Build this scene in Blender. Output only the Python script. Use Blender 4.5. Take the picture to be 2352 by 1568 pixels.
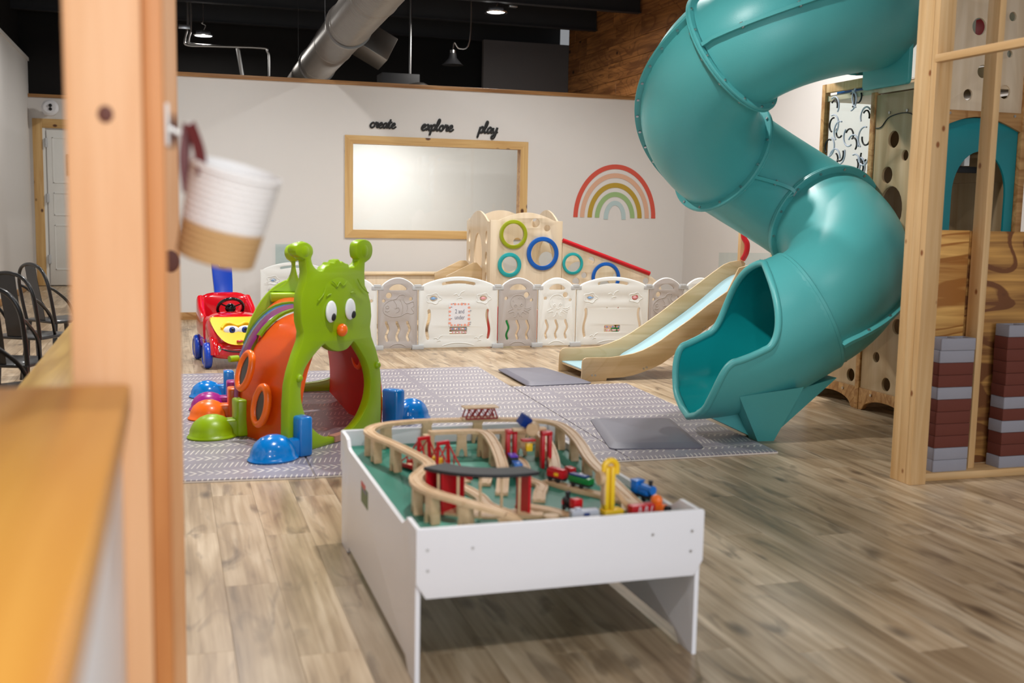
import bpy, bmesh, math, random
from math import pi, sin, cos, radians, sqrt
from mathutils import Vector as V, Matrix, Euler
random.seed(7)
for o in list(bpy.data.objects): bpy.data.objects.remove(o)
SC = bpy.context.scene
COL = SC.collection
# ---------------------------------------------------------------- camera
YAW, PIT, ROL, FPX, EYE = 0.3049, 0.1190, 0.0195, 2500.0, 1.30
_f = V((sin(YAW)*cos(PIT), cos(YAW)*cos(PIT), -sin(PIT)))
_r = V((cos(YAW), -sin(YAW), 0)); _u = _r.cross(_f)
_R = cos(ROL)*_r + sin(ROL)*_u; _U = -sin(ROL)*_r + cos(ROL)*_u
_C = V((0, 0, EYE))
cam_d = bpy.data.cameras.new('camera'); cam = bpy.data.objects.new('camera', cam_d); COL.objects.link(cam)
mw = Matrix((_R, _U, -_f)).transposed().to_4x4(); mw.translation = _C
cam.matrix_world = mw
cam_d.sensor_width = 36; cam_d.lens = FPX/2352*36; cam_d.clip_start = .05; cam_d.clip_end = 100
cam_d.dof.use_dof = True; cam_d.dof.focus_distance = 8.6; cam_d.dof.aperture_fstop = 2.5
SC.camera = cam
def PX(x, y, ax, v):
    """world point on the plane (axis ax = v) seen at photograph pixel x, y"""
    d = _f + _R*((x-1176)/FPX) - _U*((y-784)/FPX)
    return _C + d*((v-_C[ax])/d[ax])
def PROJ(p):
    d = V(p)-_C; z = d.dot(_f)
    return 1176+FPX*d.dot(_R)/z, 784-FPX*d.dot(_U)/z, z
# ---------------------------------------------------------------- world, lights, exposure
SC.view_settings.view_transform = 'Standard'; SC.view_settings.look = 'None'
SC.view_settings.gamma = 1; SC.view_settings.use_curve_mapping = False
SC.view_settings.exposure = 0.52
wd = bpy.data.worlds.new('world'); SC.world = wd; wd.use_nodes = True
wd.node_tree.nodes['Background'].inputs[0].default_value = (.93, .96, 1, 1)
wd.node_tree.nodes['Background'].inputs[1].default_value = .18
def disk_light(x, y, z, power, r=.09, col=(1, .975, .945), spread=150):
    l = bpy.data.lights.new('can_and_added_light', 'AREA'); l.shape = 'DISK'; l.size = r*2; l.energy = power
    l.color = col; l.spread = radians(spread)
    o = bpy.data.objects.new('can_and_added_light', l); o.location = (x, y, z); COL.objects.link(o); return o
LIGHTS = [(1.5, 4.4, 58), (3.6, 3.2, 8), (.3, 7.4, 62), (3.3, 7.6, 52), (5.3, 9.4, 34), (.6, 10.7, 34), (3.7, 10.7, 40),
          (.6, -.6, 56), (3.0, -.8, 10), (-1.3, 9.5, 14), (-1.4, 14.5, 18)]
for (x, y, w) in LIGHTS: disk_light(x, y, 3.9, w)
disk_light(2.7, 13.9, 2.68, 38)          # unseen lamp added to brighten the small room behind the window
# daylight through the shop windows behind the photographer
l = bpy.data.lights.new('window_light', 'AREA'); l.shape = 'RECTANGLE'; l.size = 5; l.size_y = 2.4; l.energy = 150; l.color = (.86, .92, 1)
o = bpy.data.objects.new('window_light', l); o.location = (1.2, -4.2, 2.0); o.rotation_euler = (radians(90), 0, 0); COL.objects.link(o)
# ---------------------------------------------------------------- materials
def nm(name):
    m = bpy.data.materials.new(name); m.use_nodes = True
    n = m.node_tree.nodes; b = n['Principled BSDF']; return m, n, m.node_tree.links, b
def lin(c):
    return tuple((x/255/12.92 if x/255 <= .04045 else ((x/255+.055)/1.055)**2.4) for x in c)+(1,)
def plain(name, c, rough=.5, metal=0, bump=0, bscale=60, coat=0, var=.06):
    m, n, L, b = nm(name); c = lin(c)
    b.inputs['Roughness'].default_value = rough; b.inputs['Metallic'].default_value = metal
    if coat: b.inputs['Coat Weight'].default_value = coat; b.inputs['Coat Roughness'].default_value = .08
    tc = n.new('ShaderNodeTexCoord'); ns = n.new('ShaderNodeTexNoise'); ns.inputs['Scale'].default_value = 5
    L.new(tc.outputs['Object'], ns.inputs['Vector'])
    mx = n.new('ShaderNodeMix'); mx.data_type = 'RGBA'
    mx.inputs[6].default_value = tuple(x*(1-var) for x in c[:3])+(1,); mx.inputs[7].default_value = tuple(min(1, x*(1+var)) for x in c[:3])+(1,)
    L.new(ns.outputs[0], mx.inputs[0]); L.new(mx.outputs[2], b.inputs['Base Color'])
    if bump:
        n2 = n.new('ShaderNodeTexNoise'); n2.inputs['Scale'].default_value = bscale; n2.inputs['Detail'].default_value = 3
        bp = n.new('ShaderNodeBump'); bp.inputs['Strength'].default_value = bump; bp.inputs['Distance'].default_value = .004
        L.new(tc.outputs['Object'], n2.inputs['Vector']); L.new(n2.outputs[0], bp.inputs['Height']); L.new(bp.outputs[0], b.inputs['Normal'])
    return m
def ramp(n, stops):
    r = n.new('ShaderNodeValToRGB'); e = r.color_ramp.elements
    while len(e) < len(stops): e.new(.5)
    for i, (p, c) in enumerate(stops): e[i].position = p; e[i].color = c if len(c) == 4 else lin(c)
    return r
def wood(name, c1, c2, axis=2, rough=.5, gs=1.0, knots=0.0, kscale=3.0, kcol=(90, 50, 22), blotch=.35, contour=0.0):
    """procedural timber: grain stretched along one axis, optional knots and flat-sawn contour lines"""
    m, n, L, b = nm(name); b.inputs['Roughness'].default_value = rough
    tc = n.new('ShaderNodeTexCoord'); oi = n.new('ShaderNodeObjectInfo')
    ad = n.new('ShaderNodeVectorMath'); ad.operation = 'ADD'; sc = n.new('ShaderNodeVectorMath'); sc.operation = 'SCALE'
    cmb = n.new('ShaderNodeCombineXYZ')
    for i in range(3): L.new(oi.outputs['Random'], cmb.inputs[i])
    L.new(cmb.outputs[0], sc.inputs[0]); sc.inputs['Scale'].default_value = 37.0
    L.new(tc.outputs['Object'], ad.inputs[0]); L.new(sc.outputs[0], ad.inputs[1])
    mp = n.new('ShaderNodeMapping'); s = [26*gs, 26*gs, 26*gs]; s[axis] = 1.3*gs; mp.inputs['Scale'].default_value = s
    L.new(ad.outputs[0], mp.inputs[0])
    g = n.new('ShaderNodeTexNoise'); g.inputs['Scale'].default_value = 1; g.inputs['Detail'].default_value = 5; g.inputs['Distortion'].default_value = .6
    L.new(mp.outputs[0], g.inputs['Vector'])
    mp2 = n.new('ShaderNodeMapping'); s = [5.0, 5.0, 5.0]; s[axis] = 1.0; mp2.inputs['Scale'].default_value = s
    L.new(ad.outputs[0], mp2.inputs[0])
    g2 = n.new('ShaderNodeTexNoise'); g2.inputs['Scale'].default_value = 1; g2.inputs['Detail'].default_value = 2
    L.new(mp2.outputs[0], g2.inputs['Vector'])
    ma = n.new('ShaderNodeMath'); ma.operation = 'MULTIPLY_ADD'; ma.inputs[1].default_value = blotch
    L.new(g2.outputs[0], ma.inputs[0]); L.new(g.outputs[0], ma.inputs[2])
    su = n.new('ShaderNodeMath'); su.operation = 'SUBTRACT'; su.inputs[1].default_value = blotch*.5
    L.new(ma.outputs[0], su.inputs[0])
    fac = su.outputs[0]
    if contour:
        mp3 = n.new('ShaderNodeMapping'); s = [2.2, 2.2, 2.2]; s[axis] = .7; mp3.inputs['Scale'].default_value = s
        L.new(ad.outputs[0], mp3.inputs[0])
        g3 = n.new('ShaderNodeTexNoise'); g3.inputs['Scale'].default_value = 1.0; g3.inputs['Detail'].default_value = 1.5; g3.inputs['Distortion'].default_value = .5
        L.new(mp3.outputs[0], g3.inputs['Vector'])
        w = n.new('ShaderNodeMath'); w.operation = 'MULTIPLY'; w.inputs[1].default_value = 14
        fr = n.new('ShaderNodeMath'); fr.operation = 'FRACT'
        L.new(g3.outputs[0], w.inputs[0]); L.new(w.outputs[0], fr.inputs[0])
        rr = ramp(n, [(0, (0, 0, 0, 1)), (.72, (.12, .12, .12, 1)), (.9, (1, 1, 1, 1)), (1, (0, 0, 0, 1))]); L.new(fr.outputs[0], rr.inputs[0])
        m3 = n.new('ShaderNodeMath'); m3.operation = 'MULTIPLY_ADD'; m3.inputs[1].default_value = contour
        L.new(rr.outputs[0], m3.inputs[0]); L.new(fac, m3.inputs[2]); fac = m3.outputs[0]
    cr = ramp(n, [(.3, c1), (.72, c2)]); L.new(fac, cr.inputs[0])
    out = cr.outputs[0]
    if knots:
        mp4 = n.new('ShaderNodeMapping'); s = [kscale*1.5]*3; s[axis] = kscale; mp4.inputs['Scale'].default_value = s
        L.new(ad.outputs[0], mp4.inputs[0])
        vo = n.new('ShaderNodeTexVoronoi'); vo.inputs['Scale'].default_value = 1; vo.inputs['Randomness'].default_value = 1
        L.new(mp4.outputs[0], vo.inputs['Vector'])
        kr = ramp(n, [(0, (1, 1, 1, 1)), (knots*.55, (1, 1, 1, 1)), (knots, (0, 0, 0, 1))]); L.new(vo.outputs['Distance'], kr.inputs[0])
        mx = n.new('ShaderNodeMix'); mx.data_type = 'RGBA'; mx.inputs[7].default_value = lin(kcol)
        L.new(kr.outputs[0], mx.inputs[0]); L.new(out, mx.inputs[6]); out = mx.outputs[2]
    L.new(out, b.inputs['Base Color'])
    bp = n.new('ShaderNodeBump'); bp.inputs['Strength'].default_value = .12; bp.inputs['Distance'].default_value = .002
    L.new(g.outputs[0], bp.inputs['Height']); L.new(bp.outputs[0], b.inputs['Normal'])
    return m
def glass(name, tint=(.9, .95, .95), rough=.02):
    m, n, L, b = nm(name)
    n.remove(b); o = n['Material Output']
    tr = n.new('ShaderNodeBsdfTransparent'); tr.inputs[0].default_value = tint+(1,)
    gl = n.new('ShaderNodeBsdfGlossy'); gl.inputs['Roughness'].default_value = rough
    lw = n.new('ShaderNodeLayerWeight'); p4 = n.new('ShaderNodeMath'); p4.operation = 'POWER'; p4.inputs[1].default_value = 3.5; L.new(lw.outputs['Facing'], p4.inputs[0])
    ma = n.new('ShaderNodeMath'); ma.operation = 'MULTIPLY_ADD'; ma.inputs[1].default_value = .4; ma.inputs[2].default_value = .035; L.new(p4.outputs[0], ma.inputs[0]); mx = n.new('ShaderNodeMixShader')
    L.new(ma.outputs[0], mx.inputs[0]); L.new(tr.outputs[0], mx.inputs[1]); L.new(gl.outputs[0], mx.inputs[2]); L.new(mx.outputs[0], o.inputs[0])
    return m
def emit(name, c, s):
    m, n, L, b = nm(name); b.inputs['Emission Color'].default_value = c+(1,); b.inputs['Emission Strength'].default_value = s; return m
MT = dict(
    wall=plain('white_wall_paint', (224, 221, 218), .75, bump=.05, bscale=120, var=.01),
    wallr=plain('dark_grey_rear_paint', (92, 88, 88), .8, var=.02),
    black=plain('black_ceiling_paint', (16, 14, 14), .9, bump=.3, bscale=25, var=.2),
    foam=plain('black_sprayed_foam', (74, 62, 56), .85, bump=1.0, bscale=14, var=.3),
    pine=wood('pine_trim', (220, 184, 124), (196, 152, 92), 2, .45, knots=.16, kscale=4, contour=0),
    pinex=wood('pine_trim_horizontal', (220, 184, 124), (196, 152, 92), 0, .45, knots=.16, kscale=4),
    cap=wood('cap_board_timber', (190, 142, 88), (140, 94, 46), 0, .5),
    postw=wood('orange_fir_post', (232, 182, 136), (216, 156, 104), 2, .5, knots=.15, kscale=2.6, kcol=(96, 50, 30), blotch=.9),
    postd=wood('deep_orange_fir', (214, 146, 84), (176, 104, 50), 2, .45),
    stud=wood('spruce_stud', (220, 186, 138), (198, 156, 102), 2, .55, knots=.13, kscale=7, kcol=(140, 84, 40)),
    studx=wood('spruce_rail', (220, 186, 138), (198, 156, 102), 0, .55, knots=.13, kscale=7, kcol=(140, 84, 40)),
    cdx=wood('rough_plywood', (232, 184, 106), (160, 104, 46), 0, .6, contour=.5, blotch=.5),
    cdx2=wood('rough_plywood_dark', (212, 160, 84), (112, 66, 28), 0, .6, contour=.6, blotch=.6, knots=.12, kscale=3, kcol=(40, 20, 10)),
    birch=wood('birch_plywood', (232, 214, 188), (216, 194, 162), 2, .4, gs=.5, blotch=.5),
    birchx=wood('birch_plywood_long_grain', (214, 188, 150), (192, 162, 118), 0, .38, gs=.5, blotch=.7, contour=.12),
    oak=wood('oak_batten', (204, 160, 104), (160, 112, 62), 0, .5, contour=.3),
    towerw=wood('tower_plywood', (196, 172, 138), (176, 148, 110), 2, .45, gs=.5, blotch=.5),
    plankw=wood('stained_pine_plank', (178, 120, 66), (116, 72, 36), 1, .55, knots=.14, kscale=2.4, kcol=(30, 16, 10), blotch=.8, contour=.22),
    counter=wood('lacquered_counter', (208, 166, 78), (176, 130, 48), 1, .3, blotch=.5, knots=.1, kscale=3),
    ledge=wood('amber_ledge', (218, 158, 66), (198, 132, 40), 1, .35, blotch=.5),
    track=wood('beech_track', (222, 190, 152), (204, 168, 126), 1, .45, gs=1.5),
    white=plain('white_laminate', (232, 232, 236), .35, var=.01),
    green=plain('green_playboard', (12, 118, 98), .45, var=.1),
    teal=plain('teal_rotomoulded_plastic', (82, 172, 172), .38, bump=.12, bscale=160, var=.03),
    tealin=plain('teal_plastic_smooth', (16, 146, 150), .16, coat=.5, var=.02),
    tealp=plain('teal_paint', (22, 132, 140), .4), tealr=plain('teal_ring_paint', (32, 158, 160), .35),
    lime=plain('lime_plastic', (142, 176, 4), .34, bump=.05, bscale=150, var=.02), limer=plain('lime_ring_paint', (150, 160, 8), .35),
    orange=plain('orange_plastic', (255, 112, 20), .3, coat=.15, var=.02), purple=plain('purple_plastic', (158, 24, 130), .3, coat=.1, var=.02),
    sky=plain('bright_blue_plastic', (2, 122, 206), .2, coat=.5, var=.02), redp=plain('red_tunnel_plastic', (206, 26, 12), .25, coat=.3, var=.02),
    red=plain('red_gloss_plastic', (206, 14, 30), .15, coat=.8, var=.02), redm=plain('red_paint', (196, 14, 30), .35),
    blue=plain('royal_blue_plastic', (10, 66, 190), .3, coat=.2, var=.03), bluer=plain('blue_ring_paint', (6, 88, 176), .35),
    yel=plain('yellow_plastic', (246, 200, 34), .3, var=.04), blk=plain('black_gloss', (14, 14, 16), .15, var=0), blkm=plain('black_matt', (30, 30, 33), .6, var=0),
    chairm=plain('black_powder_coat', (10, 11, 14), .35, coat=.2, var=0), eye=plain('white_eye_plastic', (240, 242, 246), .2, coat=.5, var=0),
    steel=plain('zinc_steel', (190, 190, 190), .3, 1), duct=plain('galvanised_duct', (128, 123, 118), .38, .9, var=.12), chrome=plain('chrome', (220, 220, 222), .12, 1),
    fwhite=plain('white_fence_plastic', (236, 237, 234), .35, var=.005), fgrey=plain('warm_grey_fence_plastic', (188, 180, 176), .35, var=.01), hinge=plain('light_grey_hinge', (196, 198, 200), .45),
    bluebead=plain('pale_blue_bead', (140, 180, 226), .3), pinkbead=plain('pink_bead', (236, 172, 178), .3),
    mat=plain('grey_play_mat', (176, 168, 176), .42, var=.03), matp=plain('mat_print_cream', (214, 208, 204), .5), matedge=plain('mat_edge_foam', (222, 214, 206), .6),
    pad=plain('dark_grey_pad', (108, 106, 118), .45, bump=.15, bscale=90, var=.05),
    brickr=plain('maroon_foam_brick', (104, 50, 38), .8, bump=.2, bscale=120), brickg=plain('grey_foam_brick', (150, 150, 160), .8, bump=.2, bscale=120),
    rope=plain('white_cotton_rope', (232, 230, 228), .9, bump=.5, bscale=180), jute=plain('tan_jute_rope', (196, 158, 108), .9, bump=.5, bscale=180), leather=plain('oxblood_leather', (92, 26, 28), .5),
    skyl=plain('pale_blue_slide_laminate', (168, 206, 218), .3, var=.01), ink=plain('black_lettering', (14, 14, 16), .5, var=0), clear=glass('clear_acrylic'), pane=glass('window_glass', (.93, .95, .95)),
    lampg=emit('led_disc', (1, .98, .95), 14), paper=plain('white_paper', (236, 236, 242), .6, var=.01), peach=plain('peach_print', (240, 170, 150), .6), greyink=plain('grey_ink', (120, 120, 140), .6),
    violet=plain('violet_toy_paint', (92, 40, 190), .35), grn=plain('green_toy_paint', (16, 130, 60), .35), gryt=plain('pale_grey_toy', (196, 200, 214), .4), toyblue=plain('blue_toy_paint', (10, 110, 200), .3), dkblue=plain('navy_toy_paint', (10, 50, 130), .35), toyorg=plain('orange_toy_paint', (250, 120, 40), .35),
    rb=[plain('decal_'+k, c, .6, var=0) for k, c in (('coral', (212, 84, 66)), ('peach', (222, 176, 148)), ('mustard', (184, 152, 48)), ('sage', (154, 186, 126)), ('pale_blue', (182, 204, 206)))],
)
# ---------------------------------------------------------------- mesh helpers
def lk(name, me, mat, parent=None, loc=None):
    o = bpy.data.objects.new(name, me); COL.objects.link(o)
    if mat is not None:
        ms = mat if isinstance(mat, (list, tuple)) else [mat]
        for x in ms: me.materials.append(x)
    if parent is not None: o.parent = parent
    if loc is not None: o.location = loc
    return o
def fin(bm, name='mesh', ang=35):
    me = bpy.data.meshes.new(name); bmesh.ops.recalc_face_normals(bm, faces=bm.faces); bm.to_mesh(me); bm.free()
    me.shade_smooth(); me.set_sharp_from_angle(angle=radians(ang)); return me
def ob(name, bm, mat, parent=None, ang=35): return lk(name, fin(bm, name, ang), mat, parent)
def NB(): return bmesh.new()
def tag(o, label=None, cat=None, group=None, kind=None):
    if label: o['label'] = label
    if cat: o['category'] = cat
    if group: o['group'] = group
    if kind: o['kind'] = kind
    return o
def thing(name, label, cat, loc=(0, 0, 0), rz=0, group=None):
    o = bpy.data.objects.new(name, None); COL.objects.link(o); o.location = loc; o.rotation_euler = (0, 0, rz)
    o.empty_display_size = .1
    return tag(o, label, cat, group)
def bx(bm, x0, x1, y0, y1, z0, z1, bev=0, mi=0, M=None, seg=2):
    r = bmesh.ops.create_cube(bm, size=1); vs = r['verts']
    for v in vs:
        v.co = V(((x0+x1)/2+v.co.x*(x1-x0), (y0+y1)/2+v.co.y*(y1-y0), (z0+z1)/2+v.co.z*(z1-z0)))
    fs = set(f for v in vs for f in v.link_faces)
    if bev:
        rr = bmesh.ops.bevel(bm, geom=list(set(e for v in vs for e in v.link_edges)), offset=bev, segments=seg, affect='EDGES', profile=.5)
        fs = set(rr['faces']) | set(f for f in fs if f.is_valid); vs = list(set(v for f in fs for v in f.verts))
    for f in fs: f.material_index = mi
    if M is not None:
        for v in vs: v.co = M @ v.co
    return vs
def frames(pts, closed=False, up=None):
    n = len(pts); T = []
    for i in range(n):
        a = pts[(i-1) % n] if closed or i > 0 else pts[i]; b = pts[(i+1) % n] if closed or i < n-1 else pts[i]
        T.append((b-a).normalized())
    if up is not None:
        out = []
        for t in T:
            s = t.cross(up).normalized(); out.append((t, s, s.cross(t)))
        return out
    u = V((0, 0, 1)) if abs(T[0].z) < .9 else V((1, 0, 0)); s = T[0].cross(u).normalized(); out = []
    for i, t in enumerate(T):
        s = (s - t*s.dot(t)).normalized(); out.append((t, s, s.cross(t)))
    return out
def tube(bm, pts, r, n=10, closed=False, cap=True, mi=0, flat=1.0, up=None):
    pts = [V(p) for p in pts]; fr = frames(pts, closed, up); rings = []
    for i, (p, (t, s, u)) in enumerate(zip(pts, fr)):
        rr = r[i] if isinstance(r, (list, tuple)) else r
        rings.append([bm.verts.new(p + s*cos(2*pi*k/n)*rr + u*sin(2*pi*k/n)*rr*flat) for k in range(n)])
    m = len(rings); fs = []
    for i in range(m if closed else m-1):
        a, b = rings[i], rings[(i+1) % m]
        for k in range(n): fs.append(bm.faces.new((a[k], a[(k+1) % n], b[(k+1) % n], b[k])))
    if cap and not closed:
        fs.append(bm.faces.new(rings[0][::-1])); fs.append(bm.faces.new(rings[-1]))
    for f in fs: f.material_index = mi
    return rings
def bar(bm, pts, w, h, closed=False, mi=0, up=V((0, 0, 1))):
    """rectangular section (w sideways, h upwards) swept along pts"""
    pts = [V(p) for p in pts]; fr = frames(pts, closed, up); rings = []
    for p, (t, s, u) in zip(pts, fr):
        rings.append([bm.verts.new(p+s*a*w/2+u*b*h/2) for a, b in ((-1, -1), (1, -1), (1, 1), (-1, 1))])
    m = len(rings); fs = []
    for i in range(m if closed else m-1):
        a, b = rings[i], rings[(i+1) % m]
        for k in range(4): fs.append(bm.faces.new((a[k], a[(k+1) % 4], b[(k+1) % 4], b[k])))
    if not closed: fs.append(bm.faces.new(rings[0][::-1])); fs.append(bm.faces.new(rings[-1]))
    for f in fs: f.material_index = mi
def cyl(bm, p0, p1, r, n=16, mi=0, r2=None): tube(bm, [p0, p1], [r, r if r2 is None else r2], n, mi=mi)
def lathe(bm, prof, n=24, M=None, mi=0):
    rings = []
    for (r, z) in prof:
        if r < 1e-5: rings.append([bm.verts.new((0, 0, z))])
        else: rings.append([bm.verts.new((r*cos(2*pi*k/n), r*sin(2*pi*k/n), z)) for k in range(n)])
    for a, b in zip(rings, rings[1:]):
        for k in range(n):
            k2 = (k+1) % n
            if len(a) == 1 and len(b) == 1: continue
            if len(a) == 1: f = bm.faces.new((a[0], b[k2], b[k]))
            elif len(b) == 1: f = bm.faces.new((a[k], a[k2], b[0]))
            else: f = bm.faces.new((a[k], a[k2], b[k2], b[k]))
            f.material_index = mi
    if M is not None:
        for rg in rings:
            for v in rg: v.co = M @ v.co
def ball(bm, c, rx, ry=None, rz=None, n=20, mi=0, M=None):
    ry = rx if ry is None else ry; rz = rx if rz is None else rz
    r = bmesh.ops.create_uvsphere(bm, u_segments=n, v_segments=max(6, n//2), radius=1)
    for v in r['verts']:
        q = V((v.co.x*rx, v.co.y*ry, v.co.z*rz)); v.co = (M @ q if M is not None else q) + V(c)
        for f in v.link_faces: f.material_index = mi
def circ(cx, cy, rx, ry=None, n=32): 
    ry = rx if ry is None else ry
    return [(cx+rx*cos(2*pi*k/n), cy+ry*sin(2*pi*k/n)) for k in range(n)]
def rrect(x0, x1, y0, y1, r, n=5):
    out = []
    for (cx, cy, a0) in ((x1-r, y1-r, 0), (x0+r, y1-r, 90), (x0+r, y0+r, 180), (x1-r, y0+r, 270)):
        for k in range(n+1): a = radians(a0+90*k/n); out.append((cx+r*cos(a), cy+r*sin(a)))
    return out
def slot(path, r, n=6):
    """rounded slot outline round a 2D centre line"""
    P = [V((x, y)) for x, y in path]; m = len(P); L, R_ = [], []; d = []
    for i in range(m):
        t = (P[min(i+1, m-1)]-P[max(i-1, 0)]).normalized(); d.append(t); nn = V((-t.y, t.x)); L.append(P[i]+nn*r); R_.append(P[i]-nn*r)
    a1 = math.atan2(d[-1].y, d[-1].x); a0 = math.atan2(d[0].y, d[0].x)
    e1 = [P[-1]+V((cos(a1+pi/2-pi*k/n), sin(a1+pi/2-pi*k/n)))*r for k in range(1, n)]
    e0 = [P[0]+V((cos(a0-pi/2-pi*k/n), sin(a0-pi/2-pi*k/n)))*r for k in range(1, n)]
    return [tuple(p) for p in L+e1+R_[::-1]+e0]
def plate(loops, th, bev=0, M=None):
    """mesh of a flat board in local XY with holes, thickness th centred on 0; M maps it to place"""
    cu = bpy.data.curves.new('c', 'CURVE'); cu.dimensions = '2D'; cu.fill_mode = 'BOTH'; cu.extrude = max(th/2-bev, 1e-5); cu.bevel_depth = bev; cu.bevel_resolution = 1; cu.offset = -bev
    for lp in loops:
        s = cu.splines.new('POLY'); s.points.add(len(lp)-1); s.use_cyclic_u = True
        for p, q in zip(s.points, lp): p.co = (q[0], q[1], 0, 1)
    o = bpy.data.objects.new('c', cu); me = bpy.data.meshes.new_from_object(o); bpy.data.objects.remove(o); bpy.data.curves.remove(cu)
    bm = NB(); bm.from_mesh(me); bmesh.ops.remove_doubles(bm, verts=bm.verts, dist=1e-5); bm.to_mesh(me); bm.free()
    if M is not None: me.transform(M)
    me.materials.clear(); me.shade_smooth(); me.set_sharp_from_angle(angle=radians(30)); return me
XZ = lambda y: Matrix(((1, 0, 0, 0), (0, 0, -1, y), (0, 1, 0, 0), (0, 0, 0, 1)))      # local xy -> world xz at y (faces -y)
YZ = lambda x: Matrix(((0, 0, 1, x), (1, 0, 0, 0), (0, 1, 0, 0), (0, 0, 0, 1)))       # local xy -> world yz at x
def text(name, s, size, mat, M, parent=None, ext=.002, align='CENTER'):
    cu = bpy.data.curves.new('t', 'FONT'); cu.body = s; cu.size = size; cu.extrude = ext; cu.align_x = align; cu.align_y = 'CENTER'; cu.resolution_u = 3
    o = bpy.data.objects.new('t', cu); me = bpy.data.meshes.new_from_object(o); bpy.data.objects.remove(o)
    me.transform(M); me.materials.clear(); return lk(name, me, mat, parent)
def smooth(pts, sub=6, closed=False):
    """Catmull-Rom through pts"""
    P = [V(p) for p in pts]; n = len(P); out = []
    for i in range(n if closed else n-1):
        g = (lambda k: P[k % n]) if closed else (lambda k: P[max(0, min(n-1, k))])
        a, b, c, d = g(i-1), g(i), g(i+1), g(i+2)
        for k in range(sub):
            t = k/sub; out.append(.5*((2*b)+(-a+c)*t+(2*a-5*b+4*c-d)*t*t+(-a+3*b-3*c+d)*t**3))
    if not closed: out.append(P[-1].copy())
    return out
def copy_tree(o, parent=None):
    c = o.copy(); COL.objects.link(c); c.parent = parent
    for ch in list(o.children): copy_tree(ch, c)
    return c
RZ = lambda a: Matrix.Rotation(a, 4, 'Z')
TR = lambda *a: Matrix.Translation(V(a))
# ---------------------------------------------------------------- room shell
def struct(name, bm, mat, ang=35): return tag(ob(name, bm, mat, None, ang), kind='structure')
def splate(name, loops, th, mat, M, bev=0): return tag(lk(name, plate(loops, th, bev, M), mat), kind='structure')
XL, XR, YB, YR = -2.05, 6.37, 12.9, 17.4
bm = NB(); bx(bm, -2.2, 7.2, -3, 18.7, -.1, -.008); floor = struct('floor', bm, None)
# floor plank material
m, n, L, b = nm('vinyl_oak_planks'); b.inputs['Roughness'].default_value = .3
tc = n.new('ShaderNodeTexCoord'); oi = n.new('ShaderNodeObjectInfo'); at = n.new('ShaderNodeAttribute'); at.attribute_name = 'prand'
sm = n.new('ShaderNodeMath'); sm.operation = 'ADD'; L.new(oi.outputs['Random'], sm.inputs[0]); L.new(at.outputs['Fac'], sm.inputs[1])
fr_ = n.new('ShaderNodeMath'); fr_.operation = 'FRACT'; L.new(sm.outputs[0], fr_.inputs[0])
cb = n.new('ShaderNodeCombineXYZ'); ml = n.new('ShaderNodeMath'); ml.operation = 'MULTIPLY'; ml.inputs[1].default_value = 43
L.new(fr_.outputs[0], ml.inputs[0]); L.new(ml.outputs[0], cb.inputs[0]); L.new(ml.outputs[0], cb.inputs[1]); L.new(ml.outputs[0], cb.inputs[2])
ad = n.new('ShaderNodeVectorMath'); L.new(tc.outputs['Object'], ad.inputs[0]); L.new(cb.outputs[0], ad.inputs[1])
def ns(scale, det, dis=0):
    mp = n.new('ShaderNodeMapping'); mp.inputs['Scale'].default_value = scale; L.new(ad.outputs[0], mp.inputs[0])
    t = n.new('ShaderNodeTexNoise'); t.inputs['Scale'].default_value = 1; t.inputs['Detail'].default_value = det; t.inputs['Distortion'].default_value = dis
    L.new(mp.outputs[0], t.inputs['Vector']); return t.outputs[0]
g1 = ns((46, 1.6, 1), 6, .3); g2 = ns((8, 1.3, 1), 3, .5); g3 = ns((11, 2.6, 1), 3, 1.0)
r1 = ramp(n, [(.28, (118, 94, 68)), (.5, (170, 146, 116)), (.74, (214, 194, 166))]); 
q = n.new('ShaderNodeMath'); q.operation = 'MULTIPLY_ADD'; q.inputs[1].default_value = .45; L.new(g1, q.inputs[0]); 
q2 = n.new('ShaderNodeMath'); q2.operation = 'MULTIPLY'; q2.inputs[1].default_value = .62; L.new(g2, q2.inputs[0]); L.new(q2.outputs[0], q.inputs[2]); L.new(q.outputs[0], r1.inputs[0])
kr = ramp(n, [(.55, (0, 0, 0, 1)), (.74, (.8, .8, .8, 1))]); L.new(g3, kr.inputs[0])
mx = n.new('ShaderNodeMix'); mx.data_type = 'RGBA'; mx.inputs[7].default_value = lin((98, 80, 62)); L.new(kr.outputs[0], mx.inputs[0]); L.new(r1.outputs[0], mx.inputs[6])
hv = n.new('ShaderNodeHueSaturation'); vr = n.new('ShaderNodeMapRange'); vr.inputs[3].default_value = .86; vr.inputs[4].default_value = 1.02
vm = n.new('ShaderNodeMapping'); vm.inputs['Scale'].default_value = (5.5, 2.4, 1); L.new(ad.outputs[0], vm.inputs[0]); vo = n.new('ShaderNodeTexVoronoi'); vo.inputs['Scale'].default_value = 1; L.new(vm.outputs[0], vo.inputs['Vector'])
kn = ramp(n, [(0, (.8, .8, .8, 1)), (.05, (.75, .75, .75, 1)), (.2, (0, 0, 0, 1))]); L.new(vo.outputs['Distance'], kn.inputs[0]); mk = n.new('ShaderNodeMix'); mk.data_type = 'RGBA'; mk.inputs[7].default_value = lin((74, 58, 46)); L.new(kn.outputs[0], mk.inputs[0]); L.new(mx.outputs[2], mk.inputs[6])
L.new(fr_.outputs[0], vr.inputs[0]); L.new(vr.outputs[0], hv.inputs['Value']); L.new(mk.outputs[2], hv.inputs['Color']); L.new(hv.outputs[0], b.inputs['Base Color'])
rr = n.new('ShaderNodeMapRange'); rr.inputs[3].default_value = .24; rr.inputs[4].default_value = .42; L.new(g2, rr.inputs[0]); L.new(rr.outputs[0], b.inputs['Roughness'])
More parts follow.
